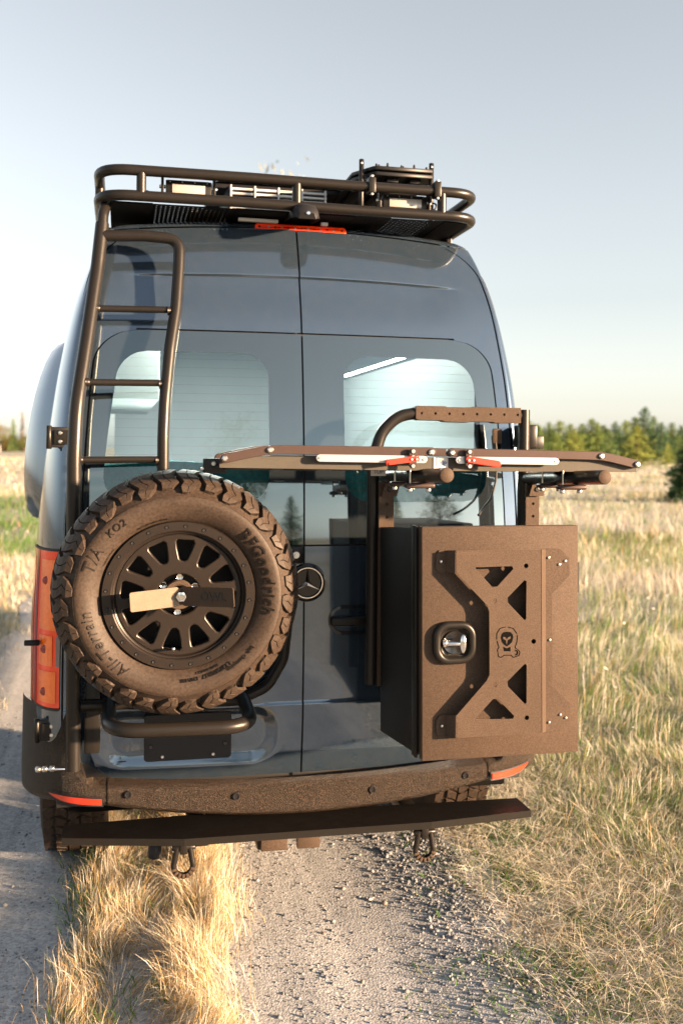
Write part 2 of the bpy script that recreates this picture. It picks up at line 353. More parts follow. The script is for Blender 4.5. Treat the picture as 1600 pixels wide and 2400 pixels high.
def gravel_mat():
    m, nt, p = new_mat('gravel_and_dust'); tc = nt.nodes.new('ShaderNodeTexCoord')
    L = nt.links.new
    def noise(sc, det=6, dist=0):
        n = nt.nodes.new('ShaderNodeTexNoise'); n.inputs['Scale'].default_value = sc; n.inputs['Detail'].default_value = det; n.inputs['Distortion'].default_value = dist
        L(tc.outputs['Object'], n.inputs['Vector']); return n
    v = nt.nodes.new('ShaderNodeTexVoronoi'); v.inputs['Scale'].default_value = 95; L(tc.outputs['Object'], v.inputs['Vector'])
    v2 = nt.nodes.new('ShaderNodeTexVoronoi'); v2.inputs['Scale'].default_value = 210; L(tc.outputs['Object'], v2.inputs['Vector'])
    big = noise(2.2); fine = noise(160)
    mp = nt.nodes.new('ShaderNodeMapping'); mp.inputs['Scale'].default_value = (9, .5, 1); L(tc.outputs['Object'], mp.inputs['Vector'])
    st = nt.nodes.new('ShaderNodeTexNoise'); st.inputs['Scale'].default_value = 1.6; st.inputs['Detail'].default_value = 6; L(mp.outputs[0], st.inputs['Vector'])
    av = nt.nodes.new('ShaderNodeMath'); av.operation = 'MULTIPLY_ADD'; L(st.outputs['Fac'], av.inputs[0]); av.inputs[1].default_value = .6; sb_ = nt.nodes.new('ShaderNodeMath'); sb_.operation = 'MULTIPLY'; L(big.outputs['Fac'], sb_.inputs[0]); sb_.inputs[1].default_value = .4; L(sb_.outputs[0], av.inputs[2])
    r = nt.nodes.new('ShaderNodeValToRGB'); e = r.color_ramp.elements
    e[0].position = .3; e[0].color = (.235, .25, .27, 1); e[1].position = .7; e[1].color = (.42, .43, .445, 1); L(av.outputs[0], r.inputs[0])
    hsv = nt.nodes.new('ShaderNodeSeparateColor'); L(v.outputs['Color'], hsv.inputs[0])
    mr = nt.nodes.new('ShaderNodeMapRange'); mr.inputs['To Min'].default_value = .78; mr.inputs['To Max'].default_value = 1.25; L(hsv.outputs[0], mr.inputs[0])
    mx = nt.nodes.new('ShaderNodeMix'); mx.data_type = 'RGBA'; mx.blend_type = 'MULTIPLY'; mx.inputs['Factor'].default_value = 1
    L(r.outputs[0], mx.inputs['A']); L(mr.outputs[0], mx.inputs['B'])
    L(mx.outputs['Result'], p.inputs['Base Color']); p.inputs['Roughness'].default_value = .9; p.inputs['Specular IOR Level'].default_value = .2
    ad = nt.nodes.new('ShaderNodeMath'); ad.operation = 'MULTIPLY_ADD'; L(v.outputs['Distance'], ad.inputs[0]); ad.inputs[1].default_value = -1.3; L(fine.outputs['Fac'], ad.inputs[2])
    ad2 = nt.nodes.new('ShaderNodeMath'); ad2.operation = 'MULTIPLY_ADD'; L(v2.outputs['Distance'], ad2.inputs[0]); ad2.inputs[1].default_value = -.7; L(ad.outputs[0], ad2.inputs[2])
    b = nt.nodes.new('ShaderNodeBump'); b.inputs['Strength'].default_value = .24; b.inputs['Distance'].default_value = .006
    L(ad2.outputs[0], b.inputs['Height']); L(b.outputs[0], p.inputs['Normal'])
    return m
g = mk('meadow_ground', [(-900, -300, 0), (900, -300, 0), (900, 1500, 0), (-900, 1500, 0)], [(0, 1, 2, 3)], ground_mat(), smooth=False)
tag(g, kind='structure')
# track sheet with ragged edges and shallow ruts
V = []; F = []; nx = 60; ys = list(np.concatenate([np.linspace(-6, 4, 120), np.linspace(4.3, 80, 60)]))
for j, y in enumerate(ys):
    xl = -1.72 + .08*math.sin(y*2.1)+.05*math.sin(y*5.3+1); xr = .80 + .07*math.sin(y*1.7+.6)+.05*math.sin(y*6.1)
    for i in range(nx+1):
        x = xl+(xr-xl)*i/nx
        z = .012 - .014*math.exp(-((x-.22)/.22)**2) - .016*math.exp(-((x+1.22)/.2)**2) + .022*math.exp(-((x+.55)/.25)**2)
        edge = min(i, nx-i)/nx
        V.append((x, y, max(.004, z*min(1, edge*14)+.004)))
for j in range(len(ys)-1):
    for i in range(nx): a = j*(nx+1)+i; F.append((a, a+1, a+nx+2, a+nx+1))
tag(mk('gravel_track', V, F, gravel_mat()), kind='structure')

# ================================================================== the camper van
van = thing('camper_van', (0, 3, 0), 'tall dark graphite camper van seen from behind on the gravel track', 'van')
YC_D = spline([.50, .85, 1.45, 1.85, 2.26, 2.50, 2.70], [.030, .0, .0, .028, .092, .152, .240])
YC_R = pchip([2.70, 2.72, 2.74, 2.755, 2.762], [.240, .256, .32, .46, .62])
YC = lambda z: YC_D(z) if z <= 2.70 else YC_R(z)
XO = pchip([.50, .85, 1.45, 2.04, 2.27, 2.56, 2.70, 2.762], [.868, .878, .872, .842, .815, .765, .72, .55])
WW = pchip([.50, .85, 1.07, 1.43, 1.73, 2.06, 2.26, 2.43, 2.58, 2.665, 2.70, 2.73, 2.762], [1.005, 1.012, 1.012, 1.0, .975, .935, .897, .855, .812, .785, .768, .735, .60])
DTOP, DBOT, WB, WT = 2.70, .585, 1.455, 2.262
def XD(z):
    x = XO(z); r = .15
    if z > DTOP-r: x -= r*(1-math.sqrt(max(0, 1-((z-(DTOP-r))/r)**2)))
    if z < DBOT+.09: x -= .09*(1-math.sqrt(max(0, 1-(((DBOT+.09)-z)/.09)**2)))
    return x
def XWO(z):
    x = XO(z)-.052; r = .13
    if z > WT-r: x -= r*1.1*(1-math.sqrt(max(0, 1-((z-(WT-r))/r)**2)))
    if z < WB+.03: x -= .03*(1-math.sqrt(max(0, 1-(((WB+.03)-z)/.03)**2)))
    return x
def recess(x, z):
    dx = abs(x+.425)-.33+.10; dz = abs(z-.748)-.112+.10
    d = math.hypot(max(dx, 0), max(dz, 0))+min(max(dx, dz), 0)-.10
    return .020*sm(.016, -.055, d)
def S(x, z, off=0.0):
    ax = abs(x); y = YC(z)+.032*(ax/.8)**2
    fade = 1-sm(.50, .70, ax)
    y += .012*sm(2.500, 2.488, z)*sm(2.30, 2.46, z)*fade if z > 2.26 else 0
    y += -.006*sm(.862, .850, z)*sm(.60, .80, z)
    if x < 0 and z < .92: y += recess(x, z)
    zz = z-.035*(ax/.7)**2*sm(2.3, 2.7, z)
    return (x, y+off, zz)
def side_pts(z, sgn, x0, nflat=5, narc=14, off=0.0):
    """points from x0 over the door plane edge, round the corner, then forward along the flank"""
    out = []; xo = XO(z)+.014; w = max(WW(z), xo+.02); base = S(xo, z)[1]
    x0 = min(x0, xo-.002)
    for i in range(nflat): out.append(S(sgn*(x0+(xo-x0)*i/nflat), z, off))
    for i in range(narc+1):
        a = math.pi/2*i/narc
        x = xo+(w-xo)*math.sin(a); y = base+.30*(1-math.cos(a))+.12*(x-xo)
        nx_ = math.sin(a)*.35; ny = -math.cos(a)
        zz = z-.035*(min(x, .95)/.7)**2*sm(2.3, 2.7, z)
        out.append((sgn*(x-off*nx_), y+off*abs(ny), zz))
    y = out[-1][1]
    for yy in (.75, 1.2, 2.2, 4.0, 5.8): out.append((out[-1][0], yy, out[-1][2]))
    return out
def loft(rows):
    V = [p for r in rows for p in r]; m = len(rows[0]); F = []
    for j in range(len(rows)-1):
        for i in range(m-1): F.append((j*m+i, j*m+i+1, (j+1)*m+i+1, (j+1)*m+i))
    return V, F
def flip(F): return [tuple(reversed(f)) for f in F]
zrows = sorted(set([round(z, 4) for z in list(np.linspace(DBOT, DTOP, 70))+list(np.linspace(DTOP-.15, DTOP, 14))+list(np.linspace(.585, .675, 8))]))
for sgn in (-1, 1):
    rows = [side_pts(z, sgn, XD(z)+.007) for z in zrows]
    V, F = loft(rows)
    if sgn < 0: F = flip(F)
    o = mk('rear_corner_panel', V, F, PAINT, van, auto=45)
# roof: closes from the door top forward
rows = []
for z in list(np.linspace(DTOP+.007, 2.762, 14)):
    L = side_pts(z, -1, .0, nflat=24, narc=10)[:-3]; Rr = side_pts(z, 1, .0, nflat=24, narc=10)[:-3]
    rows.append(list(reversed(L))+Rr[1:])
V, F = loft(rows); n = len(V); m = len(rows[0])
V += [(-.60, 5.8, 2.77), (.60, 5.8, 2.77)]; last = list(range((len(rows)-1)*m, n))
F.append(tuple(last+[n+1, n]))
mk('roof', V, F, PAINT, van, auto=30)
box('front_bulkhead', (-.95, 5.7, .5), (.95, 5.82, 1.6), DARK, van, bev=.05)
box('underbody', (-.93, .35, .52), (.93, 5.6, .62), DARK, van, bev=.01)
box('rear_sill', (-.90, .045, .50), (.90, .12, .66), SEAL, van, bev=.004)
box('floor', (-.97, .12, 1.0), (.97, 5.6, 1.03), INT_DARK, van, bev=0)

# --- rear doors
def rowpatch(zs, xl, xr, sgn, n, off=0.0):
    rows = []
    for z in zs:
        a, b = xl(z), xr(z); rows.append([S(sgn*(a+(b-a)*i/n), z, off) for i in range(n+1)])
    V, F = loft(rows); return (V, F) if sgn > 0 else (V, flip(F))
def merge(lst):
    V = []; F = []
    for v, f in lst:
        o = len(V); V += v; F += [tuple(k+o for k in q) for q in f]
    return V, F
def zs_between(a, b, extra=()):
    z = [a]+[q for q in list(np.linspace(a, b, max(6, int((b-a)/.02))))+list(extra) if a < q < b]+[b]
    return sorted(set(round(q, 5) for q in z))
x0 = lambda z: .0035
CZ0, CZ1, CR = 1.615, 2.182, .10                 # clear glass, rounded
def clr_in(sgn):
    xi = .133 if sgn < 0 else .160
    def f(z):
        x = xi
        for lim, s in ((CZ1-CR, 1), (CZ0+CR, -1)):
            d = (z-lim)*s
            if d > 0: x += CR*(1-math.sqrt(max(0, 1-(d/CR)**2)))
        return x
    return f
def clr_out(z):
    x = XO(z)-.052-.068-.02*sm(1.7, 2.2, z)
    for lim, s in ((CZ1-CR, 1), (CZ0+CR, -1)):
        d = (z-lim)*s
        if d > 0: x -= CR*(1-math.sqrt(max(0, 1-(d/CR)**2)))
    return x
crn = list(np.linspace(CZ1-CR, CZ1, 12))+list(np.linspace(CZ0, CZ0+CR, 12))
for sgn in (-1, 1):
    g_ = .007
    low = rowpatch(zs_between(DBOT, WB-g_, list(np.linspace(.58, .88, 46))), x0, XD, sgn, 64)
    up = rowpatch(zs_between(WT+g_, DTOP, list(np.linspace(2.47, 2.51, 14))+list(np.linspace(DTOP-.15, DTOP, 16))), x0, XD, sgn, 44)
    edge = rowpatch(zs_between(WB-g_, WT+g_, list(np.linspace(WT-.13, WT, 16))), lambda z: XWO(z)+g_, XD, sgn, 6)
    V, F = merge([low, up, edge])
    lab = 'left rear door with number plate recess' if sgn < 0 else 'right rear door with pull handle'
    door = tag(mk('rear_door', V, F, PAINT, van, auto=40), lab)
    # glass pane: opaque border and clear centre
    ci = clr_in(sgn); gl = list(np.linspace(WT-.13, WT, 16))
    b1 = rowpatch(zs_between(WB, CZ0, list(np.linspace(WB, WB+.03, 6))), x0, XWO, sgn, 26, -.002)
    b2 = rowpatch(zs_between(CZ1, WT, gl), x0, XWO, sgn, 26, -.002)
    b3 = rowpatch(zs_between(CZ0, CZ1, crn+gl), x0, ci, sgn, 8, -.002)
    b4 = rowpatch(zs_between(CZ0, CZ1, crn+gl), clr_out, XWO, sgn, 6, -.002)
    V, F = merge([b1, b2, b3, b4]); mk('window_border', V, F, FRIT, door)
    V, F = rowpatch(zs_between(CZ0, CZ1, crn), ci, clr_out, sgn, 20, -.002); mk('window_pane', V, F, GLASS, door)
    V, F = merge([rowpatch([z, z+.0005], lambda q: ci(q)+.004, lambda q: clr_out(q)-.004, sgn, 14, .0005) for z in np.arange(1.66, 2.16, .033)])
    tag(mk('heater_lines', V, F, HEAT, door), kind='stuff')
    # seals in the gaps
    s1 = rowpatch(zs_between(DBOT-.02, WB+.02), lambda z: 0, lambda z: .03, sgn, 2, .014)
    s2 = rowpatch(zs_between(WT-.02, DTOP+.02), lambda z: 0, lambda z: .03, sgn, 2, .014)
    s2b = rowpatch(zs_between(WB+.02, WT-.02), lambda z: 0, lambda z: .03, sgn, 2, .014)
    s3 = rowpatch(zs_between(DBOT, DTOP, list(np.linspace(DTOP-.15, DTOP, 16))), lambda z: XD(z)-.03, lambda z: XD(z)+.03, sgn, 3, .014)
    s4 = rowpatch(zs_between(WT-.03, WT+.03), lambda z: 0, lambda z: .66, sgn, 12, .014)
    s5 = rowpatch(zs_between(WB-.03, WB+.03), lambda z: 0, XWO, sgn, 12, .014)
    s6 = rowpatch(zs_between(WB, WT, gl), lambda z: XWO(z)-.02, lambda z: XWO(z)+.04, sgn, 3, .014)
    s7 = rowpatch(zs_between(DTOP-.02, DTOP+.02), lambda z: 0, lambda z: .62, sgn, 12, .016)
    V, F = merge([s1, s2, s2b, s3, s4, s5, s6, s7]); mk('door_seal', V, F, SEAL, door)
    if sgn > 0:                               # pull handle in an oval cup
        hx0, hx1, hz = .095, .335, 1.165
        lathe_pts = rrect(hx0, hx1, hz-.056, hz+.056, .055, 8)
        inner = rrect(hx0+.012, hx1-.012, hz-.044, hz+.044, .043, 8); N = len(inner)
        V = [(x, S(x, z)[1]-.004, z) for x, z in lathe_pts]+[(x, S(x, z)[1]-.006, z) for x, z in inner]+[((x-.2)*.8+.2, S(x, z)[1]+.035, (z-hz)*.8+hz) for x, z in inner]
        F = [(i, (i+1) % N, N+(i+1) % N, N+i) for i in range(N)]+[(N+i, N+(i+1) % N, 2*N+(i+1) % N, 2*N+i) for i in range(N)]+[tuple(range(2*N, 3*N))]
        cup = mk('door_handle', V, F, SLOTG, door, auto=35)
        box('grip', (hx0+.004, -.034, hz-.019), (hx1-.004, -.008, hz+.016), SATIN, cup, bev=.010, seg=3)
# seam down the middle is the 7 mm gap between the doors
# --- small plate and bolt beside the emblem, emblem
sp = box('latch_cover', (-.085, -.022, 1.385), (-.006, -.003, 1.452), SATIN, van, bev=.006)
lathe('screw', [(.0, -.006), (.006, -.006), (.007, -.001), (.012, -.001), (.013, 0), (.013, .004)], STEEL, sp, n=20, centre=(-.034, -.024, 1.418))
em = lathe('emblem', [(.0, -.012), (.05, -.012), (.056, -.016), (.062, -.014), (.073, -.004), (.075, .012)], SLOTG, van, n=48, centre=(.011, -.006, 1.312))
lathe('emblem_ring', [(.0535, -.0125), (.055, -.018), (.0585, -.018), (.060, -.0125)], CHROME, em, n=48, centre=(.011, -.006, 1.312))
V = []; F = []
c = (.011, -.024, 1.312)
for k in range(3):
    a = R(90+120*k); t = R(60)
    tip = (c[0]+.0535*math.cos(a), c[1]+.004, c[2]+.0535*math.sin(a))
    e1 = (c[0]+.0095*math.cos(a+t), c[1]+.004, c[2]+.0095*math.sin(a+t)); e2 = (c[0]+.0095*math.cos(a-t), c[1]+.004, c[2]+.0095*math.sin(a-t))
    o = len(V); V += [c, e1, tip, e2]; F += [(o, o+2, o+1), (o, o+3, o+2)]
mk('emblem_star', V, F, CHROME, em, smooth=False)
# --- number plate holder
ph = flat_shape('plate_holder', [rrect(-.587, -.270, .662, .830, .012)], .010, .020, DARK, van, bev=.002)
for x in (-.565, -.292): lathe('slot', [(.0, -.003), (.007, -.003), (.009, 0), (.009, .003)], SLOTG, ph, n=14, centre=(x, .009, .715))
for x in (-.522, -.336): lathe('screw', [(.0, -.004), (.005, -.004), (.006, 0), (.006, .003)], STEEL, ph, n=12, centre=(x, .009, .677))
me = text_mesh('Mercedes-Benz', .036, .0008); me.materials.append(SLOTG)
me.transform(Matrix.Translation((-.428, .0095, .762)) @ Matrix.Rotation(R(90), 4, 'X'))
link(bpy.data.objects.new('lettering', me), ph)
# --- third brake light and reversing camera
bl = flat_shape('brake_light', [rrect(-.163, .205, -.012, .014, .011)], -.016, .012, REDL, van, bev=.004)
bl.matrix_basis = Matrix.Translation((0, .262, 2.703)) @ Matrix.Rotation(R(-14), 4, 'X')
for i in range(11):
    o = lathe('led', [(.0, -.002), (.0045, -.002), (.005, 0), (.005, .004)], REDD if i % 2 else CLEARL, bl, n=10, centre=(-.11+i*.0265, -.017, .001)); o.matrix_parent_inverse = Matrix()
for x in (-.148, .19):
    o = lathe('screw', [(.0, -.002), (.004, -.002), (.005, 0), (.005, .004)], SLOTG, bl, n=10, centre=(x, -.017, .001)); o.matrix_parent_inverse = Matrix()
rows = []
for t, (y, hw, zt) in enumerate(((.035, .034, 2.728), (.045, .044, 2.752), (.075, .050, 2.768), (.13, .052, 2.776), (.20, .050, 2.78), (.32, .044, 2.775))):
    rows.append([(.008-hw*1.15, y+.01, 2.706+.10*(y-.03)), (.008-hw, y, zt-.028), (.008-hw*.75, y, zt-.006), (.008, y, zt), (.008+hw*.75, y, zt-.006), (.008+hw, y, zt-.028), (.008+hw*1.15, y+.01, 2.706+.10*(y-.03))])
V, F = loft(rows); F.append(tuple(range(7)));
rc = mk('reversing_camera', V, F, DARK, van, auto=50)
lathe('camera_lens', [(.0, -.004), (.006, -.004), (.009, 0), (.009, .01)], CHROME, rc, n=16, centre=(.012, .033, 2.722))
# --- tail lights wrap the corners
for sgn in (-1, 1):
    zt = zs_between(.868, 1.437); rows = []; rows2 = []
    for z in zt:
        pts = side_pts(z, sgn, XO(z), nflat=1, narc=14, off=-.010)[1:15]; rows.append(pts)
    V, F = loft(rows); F = flip(F) if sgn < 0 else F
    tl = mk('tail_light', V, F, REDL, van, auto=40)
    pl = lambda z0, z1, i0, i1, off, name, m_: mk(name, *(lambda VF: (VF[0], flip(VF[1]) if sgn < 0 else VF[1]))(loft([side_pts(z, sgn, XO(z), nflat=1, narc=14, off=off)[i0:i1] for z in zs_between(z0, z1)])), m_, tl)
    pl(1.15, 1.405, 2, 8, -.013, 'lamp_segment', REDH); pl(.885, 1.0, 2, 8, -.013, 'lamp_segment', REDH); pl(1.02, 1.13, 3, 8, -.0128, 'lamp_segment', REDH); pl(.885, 1.41, 10, 13, -.013, 'lamp_segment', REDH)
    pl(1.02, 1.13, 1, 3, -.013, 'reversing_lamp', CLEARL)
    pl(.868, 1.437, 8, 10, -.0125, 'lamp_rib', REDD)
    pl(1.437, 1.445, 1, 15, -.012, 'lamp_trim', SEAL); pl(.858, .868, 1, 15, -.012, 'lamp_trim', SEAL)
    for z in (.925, 1.08, 1.33):
        p = side_pts(z, sgn, XO(z), nflat=1, narc=14, off=-.014)[5]
        lathe('bulb', [(.0, -.001), (.008, -.001), (.013, .001), (.016, .004)], REDD, tl, n=16, centre=p)
# --- hinges
def hinge(x, y, z, w, h):
    hb = box('door_hinge', (x-w/2, y-.016, z-h/2), (x+w/2, y+.012, z+h/2), DARK, van, bev=.004)
    box('hinge_arm', (x-w/2+.022, y-.024, z-h/2+.012), (x+w/2+.03, y-.012, z+h/2-.012), SATIN, hb, bev=.003)
    cyl('hinge_pin', (x-w/2+.004, y-.012, z-h/2-.005), (x-w/2+.004, y-.012, z+h/2+.005), .010, SATIN, hb, n=12, bev=.002)
    for dz in (-.016, .016): lathe('hinge_bolt', [(.0, -.007), (.006, -.006), (.009, -.001), (.010, .002)], STEEL, hb, n=12, centre=(x+.006, y-.022, z+dz))
for sgn in (-1, 1):
    hinge(sgn*.93 if sgn > 0 else -.905, .085, 1.853, .075, .076); hinge(sgn*.925, .075, .782, .10, .078)
for z in (1.36,):
    cyl('marker_stub', (-1.02, .08, 1.10), (-.965, .08, 1.10), .011, DARK, van, n=10, bev=.003)
# --- flared side pod on the left flank
rows = []
for k, y in enumerate((.42, .47, .56, .7, 1.0, 1.6, 2.1, 2.2)):
    s = (0.05, .55, .85, 1, 1, 1, .6, .0)[k]
    prof = []
    for a in np.linspace(-90, 90, 15):
        z = 1.885+.365*math.sin(R(a)); b = math.cos(R(a))**.45 if abs(a) < 89.9 else 0
        xb = WW(z)-.02; prof.append((-(xb+(.035+.098*s*(1-.10*sm(1.7, 2.3, z)))*b*min(1, s*1.2)), y, z))
    rows.append(prof)
V, F = loft(rows); F.append(tuple(range(15)))
mk('side_flare', V, F, PAINT, van, auto=60)
# --- bumper: centre section and two upright corners
def bplan(ax):
    if ax < .72: return -.118+.052*(ax/.72)**2
    f = min((ax-.72)/.325, 1); a = math.asin(f)
    return -.066+.12*(ax-.72)+.34*(1-math.cos(a))
def bump_grid(xs, n=14):
    rows = []
    for v in range(n+1):
        row = []
        for x in xs:
            ax = abs(x); zb = .462+.055*(ax/.7)**2 if ax < .8 else .534-.02*sm(.8, 1.0, ax)
            zt = .606+.012*(ax/.72)**2+.235*sm(.78, .865, ax)
            t = v/n; z = zb+(zt-zb)*t
            y = bplan(ax); dz = z-zb
            if dz < .03: y += .05*(1-dz/.03)**2
            zr = .585
            if z > zr: y += (z-zr)*.16 if ax > .78 else 1.8*(z-zr)**1.0*sm(zr, zr+.03, z)
            row.append((x, y, z))
        rows.append(row)
    return loft(rows)
bx_ = list(np.linspace(-.717, .717, 60)); V, F = bump_grid(bx_)
bc = mk('bumper', V, F, BUMPER, van, auto=60)
arc = [.723+.321*math.sin(math.pi/2*i/22) for i in range(23)]
for sgn in (-1, 1):
    xs = arc if sgn > 0 else [-a for a in reversed(arc)]
    V, F = bump_grid(xs, 22); co = mk('bumper_corner', V, F, BUMPER, van, auto=60)
    rx = list(np.linspace(.737, .925, 14)); rows = []
    for t in (0, 1):
        rows.append([(sgn*x, bplan(x)-.011, (.563+.004*(x-.737)/.188 if t else .542+.024*((x-.737)/.188)**5)) for x in rx])
    V, F = loft(rows); F = flip(F) if sgn < 0 else F
    mk('reflector', V, F, REFL, co)
    rows = []
    for t in (0, 1):
        rows.append([(sgn*x, bplan(x)-.007, (.569+.004*(x-.737)/.188 if t else .535+.026*((x-.737)/.188)**5)) for x in [.731]+rx+[.94]])
    V, F = loft(rows); F = flip(F) if sgn < 0 else F
    mk('reflector_trim', V, F, SEAL, co)
for a, b in ((-.726, -.714), (.714, .726)):
    V, F = bump_grid(list(np.linspace(a, b, 3)))
    mk('bumper_joint', [(x, y+.008, z) for x, y, z in V], F, SEAL, van)
for x, z in ((-.645, .575), (-.262, .556), (.247, .548), (.624, .566)):
    s_ = lathe('parking_sensor', [(.0, .0), (.0085, .0), (.0095, -.004), (.0125, -.004), (.0135, 0), (.0135, .01)], DARK, bc, n=18, centre=(x, bplan(abs(x))-.002, z))
    lathe('sensor_face', [(.0, -.0005), (.0085, -.0005), (.0085, .002)], SLOTG, s_, n=16, centre=(x, bplan(abs(x))-.002, z))
box('side_marker', (-1.045, .40, .60), (-1.0, .52, .69), DARK, van, bev=.012)
# --- tow hitch pieces under the step
th = box('tow_hitch', (-.19, -.16, .372), (-.09, .30, .430), SATIN, van, bev=.004)
box('hitch_cover', (-.182, -.19, .376), (-.085, -.162, .424), POWDER, th, bev=.006)
box('hitch_plate', (-.05, -.185, .374), (.036, -.170, .45), POWDER, th, bev=.006)
box('gap_shade_strip', (-.86, .10, .455), (.86, .13, .56), BLACKM, van, bev=.01)  # black strip standing in for the shade in the gap below the bumper
cyl('socket', (-.552, -.15, .43), (-.552, -.16, .372), .024, DARK, th, n=14, bev=.006)
cyl('exhaust_tip', (.06, -.12, .415), (.14, -.10, .413), .016, POWDER, th, n=14)
box('chain_hook', (.175, -.14, .398), (.235, -.12, .43), POWDER, th, bev=.006)
# --- rear wheels
def tread_blocks(bm, R_, w, ncol, nrow, cx, cy, cz, h=.012, seed=1):
    rr = random.Random(seed); pit = 2*math.pi/nrow; cw = w/ncol
    for i in range(nrow):
        for j in range(ncol):
            t0 = pit*(i+.5*(j % 2)); a0 = -w/2+j*cw+.004; a1 = a0+cw-.008; sk = .35*pit*(1 if j % 2 else -1)
            c4 = [(t0+.06*pit, a0), (t0+.06*pit+sk, a1), (t0+.80*pit+sk, a1), (t0+.92*pit, (a0+a1)/2+.006*rr.uniform(-1, 1)), (t0+.80*pit, a0)]
            lo = [bm.verts.new((cx+a, cy+(R_-.004)*math.cos(t), cz+(R_-.004)*math.sin(t))) for t, a in c4]
            dr = .018*abs((a0+a1)/w)**3
            hi = [bm.verts.new((cx+a*.985, cy+(R_+h-dr)*math.cos(t), cz+(R_+h-dr)*math.sin(t))) for t, a in c4]
            k = len(c4); bm.faces.new(hi)
            for q in range(k): bm.faces.new((lo[q], lo[(q+1) % k], hi[(q+1) % k], hi[q]))
for sgn in (-1, 1):
    cx = sgn*.862; wy, wz, RR = .985, .402, .390
    wh = lathe('wheel', [(.0, .02), (.10, .02), (.20, -.01), (.215, -.02)] if sgn < 0 else [(.0, -.02), (.10, -.02), (.20, .01), (.215, .02)], WHEELMAT, van, n=40, centre=(cx-sgn*-.09, wy, wz), axis='X')
    ty = lathe('tyre', [(.215, -.115), (.25, -.135), (.31, -.142), (.355, -.132), (.382, -.112), (RR, -.08), (RR+.002, 0), (RR, .08), (.382, .112), (.355, .132), (.31, .142), (.25, .135), (.215, .115)], RUBBER, wh, n=60, centre=(cx, wy, wz), axis='X')
    bm = bmesh.new(); tread_blocks(bm, RR, .262, 5, 46, cx, wy, wz, seed=3+sgn)
    bm_obj('tread', bm, RUBBER, wh)
# --- cabin seen through the glass
box('cabin_ceiling', (-.70, .35, 2.60), (.66, 5.5, 2.62), INT_WHITE, van, bev=0)
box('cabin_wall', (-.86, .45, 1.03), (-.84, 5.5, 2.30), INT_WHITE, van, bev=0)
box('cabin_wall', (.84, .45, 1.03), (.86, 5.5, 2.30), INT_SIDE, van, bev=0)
box('cabin_partition', (-.73, 4.6, 1.03), (.73, 4.65, 2.72), INT_GREY, van, bev=0)
box('overhead_cabinet', (-.78, 1.2, 2.05), (-.50, 3.4, 2.45), INT_WHITE, van, bev=.01)
box('light_strip', (.60, .75, 2.245), (.612, 2.0, 2.256), LEDSTRIP, van, bev=0)
box('cabin_fill_panel', (-.42, .9, 2.585), (.42, 3.0, 2.596), CABINFILL, van, bev=0)  # unseen glowing panel added to brighten the cabin behind the glass
bm = bmesh.new(); bmesh.ops.create_grid(bm, x_segments=60, y_segments=12, size=.5)
for v in bm.verts:
    x = v.co.x*1.7; u = v.co.y+.5
    v.co = Vector((x, .20+.12*u+.012*math.sin(x*17)+.25*max(0, u-.8), 1.42+.40*min(u, .85)+.01*math.sin(x*9+u*7)))
bm_obj('blanket', bm, TEAL, van, smooth=True)
box('bed', (-.87, .32, 1.05), (.87, 2.1, 1.72), INT_WHITE, van, bev=.04)

# ================================================================== ladder and spare wheel cradle
lad = thing('rear_ladder', (-.65, -.05, .68), 'black tubular ladder with three rungs climbing the left rear door to the roof rack', 'ladder')
tube('ladder_rail', [(-.836, -.085, .677), (-.842, -.085, 1.78), (-.836, -.07, 1.96), (-.806, .01, 2.2), (-.772, .10, 2.49), (-.757, .14, 2.66)], .0255, TUBE, lad, rad=.5, n=20)
tube('ladder_rail', [(-.530, -.055, 1.30), (-.532, -.055, 1.86), (-.527, -.045, 1.99), (-.508, .0, 2.19), (-.485, .045, 2.34), (-.474, .085, 2.50), (-.470, .11, 2.61), (-.60, .115, 2.618), (-.755, .125, 2.612)], .0215, TUBE, lad, rad=[0, .5, .5, .5, .5, .3, .105, .1, 0], n=20)
for z, y0_, y1_, xa, xb in ((1.772, -.075, -.055, -.842, -.532), (2.050, -.045, -.030, -.822, -.522), (2.328, .05, .042, -.790, -.490)):
    tube('rung', [(xa+.015, y0_, z), (xb-.01, y1_, z+.004)], .0125, TUBE, lad, n=14)
    for x, y in ((xa+.022, y0_), (xb-.02, y1_)):
        lathe('weld', [(.0185, -.006), (.0165, -.002), (.0160, .003), (.0125, .008)], TUBE, lad, n=14, centre=(x, y, z), axis='X')
tube('cradle', [(-.715, .02, .895), (-.715, -.345, .878), (-.232, -.345, .872), (-.232, .02, .895)], .0245, TUBE, lad, rad=.12, n=20)
tube('cradle_back', [(-.066, -.03, 1.18), (-.082, -.03, 1.03), (-.14, -.03, .93), (-.25, -.03, .885), (-.60, -.03, .890), (-.83, -.06, .897)], .0215, TUBE, lad, rad=.10, n=16)
box('pivot_mount', (-.55, -.10, 1.25), (-.41, .0, 1.42), SATIN, lad, bev=.008)
box('pivot_plate', (-.80, -.05, .72), (-.745, -.005, .98), SATIN, lad, bev=.006)
ql = cyl('quick_release_pin', (-.965, -.075, .684), (-.862, -.085, .683), .0065, CHROME, lad, n=14, bev=.001)
for x in (-.955, -.932, -.908): cyl('grip_collar', (x-.008, -.076, .684), (x+.008, -.077, .684), .0105, STEEL, ql, n=14, bev=.002)

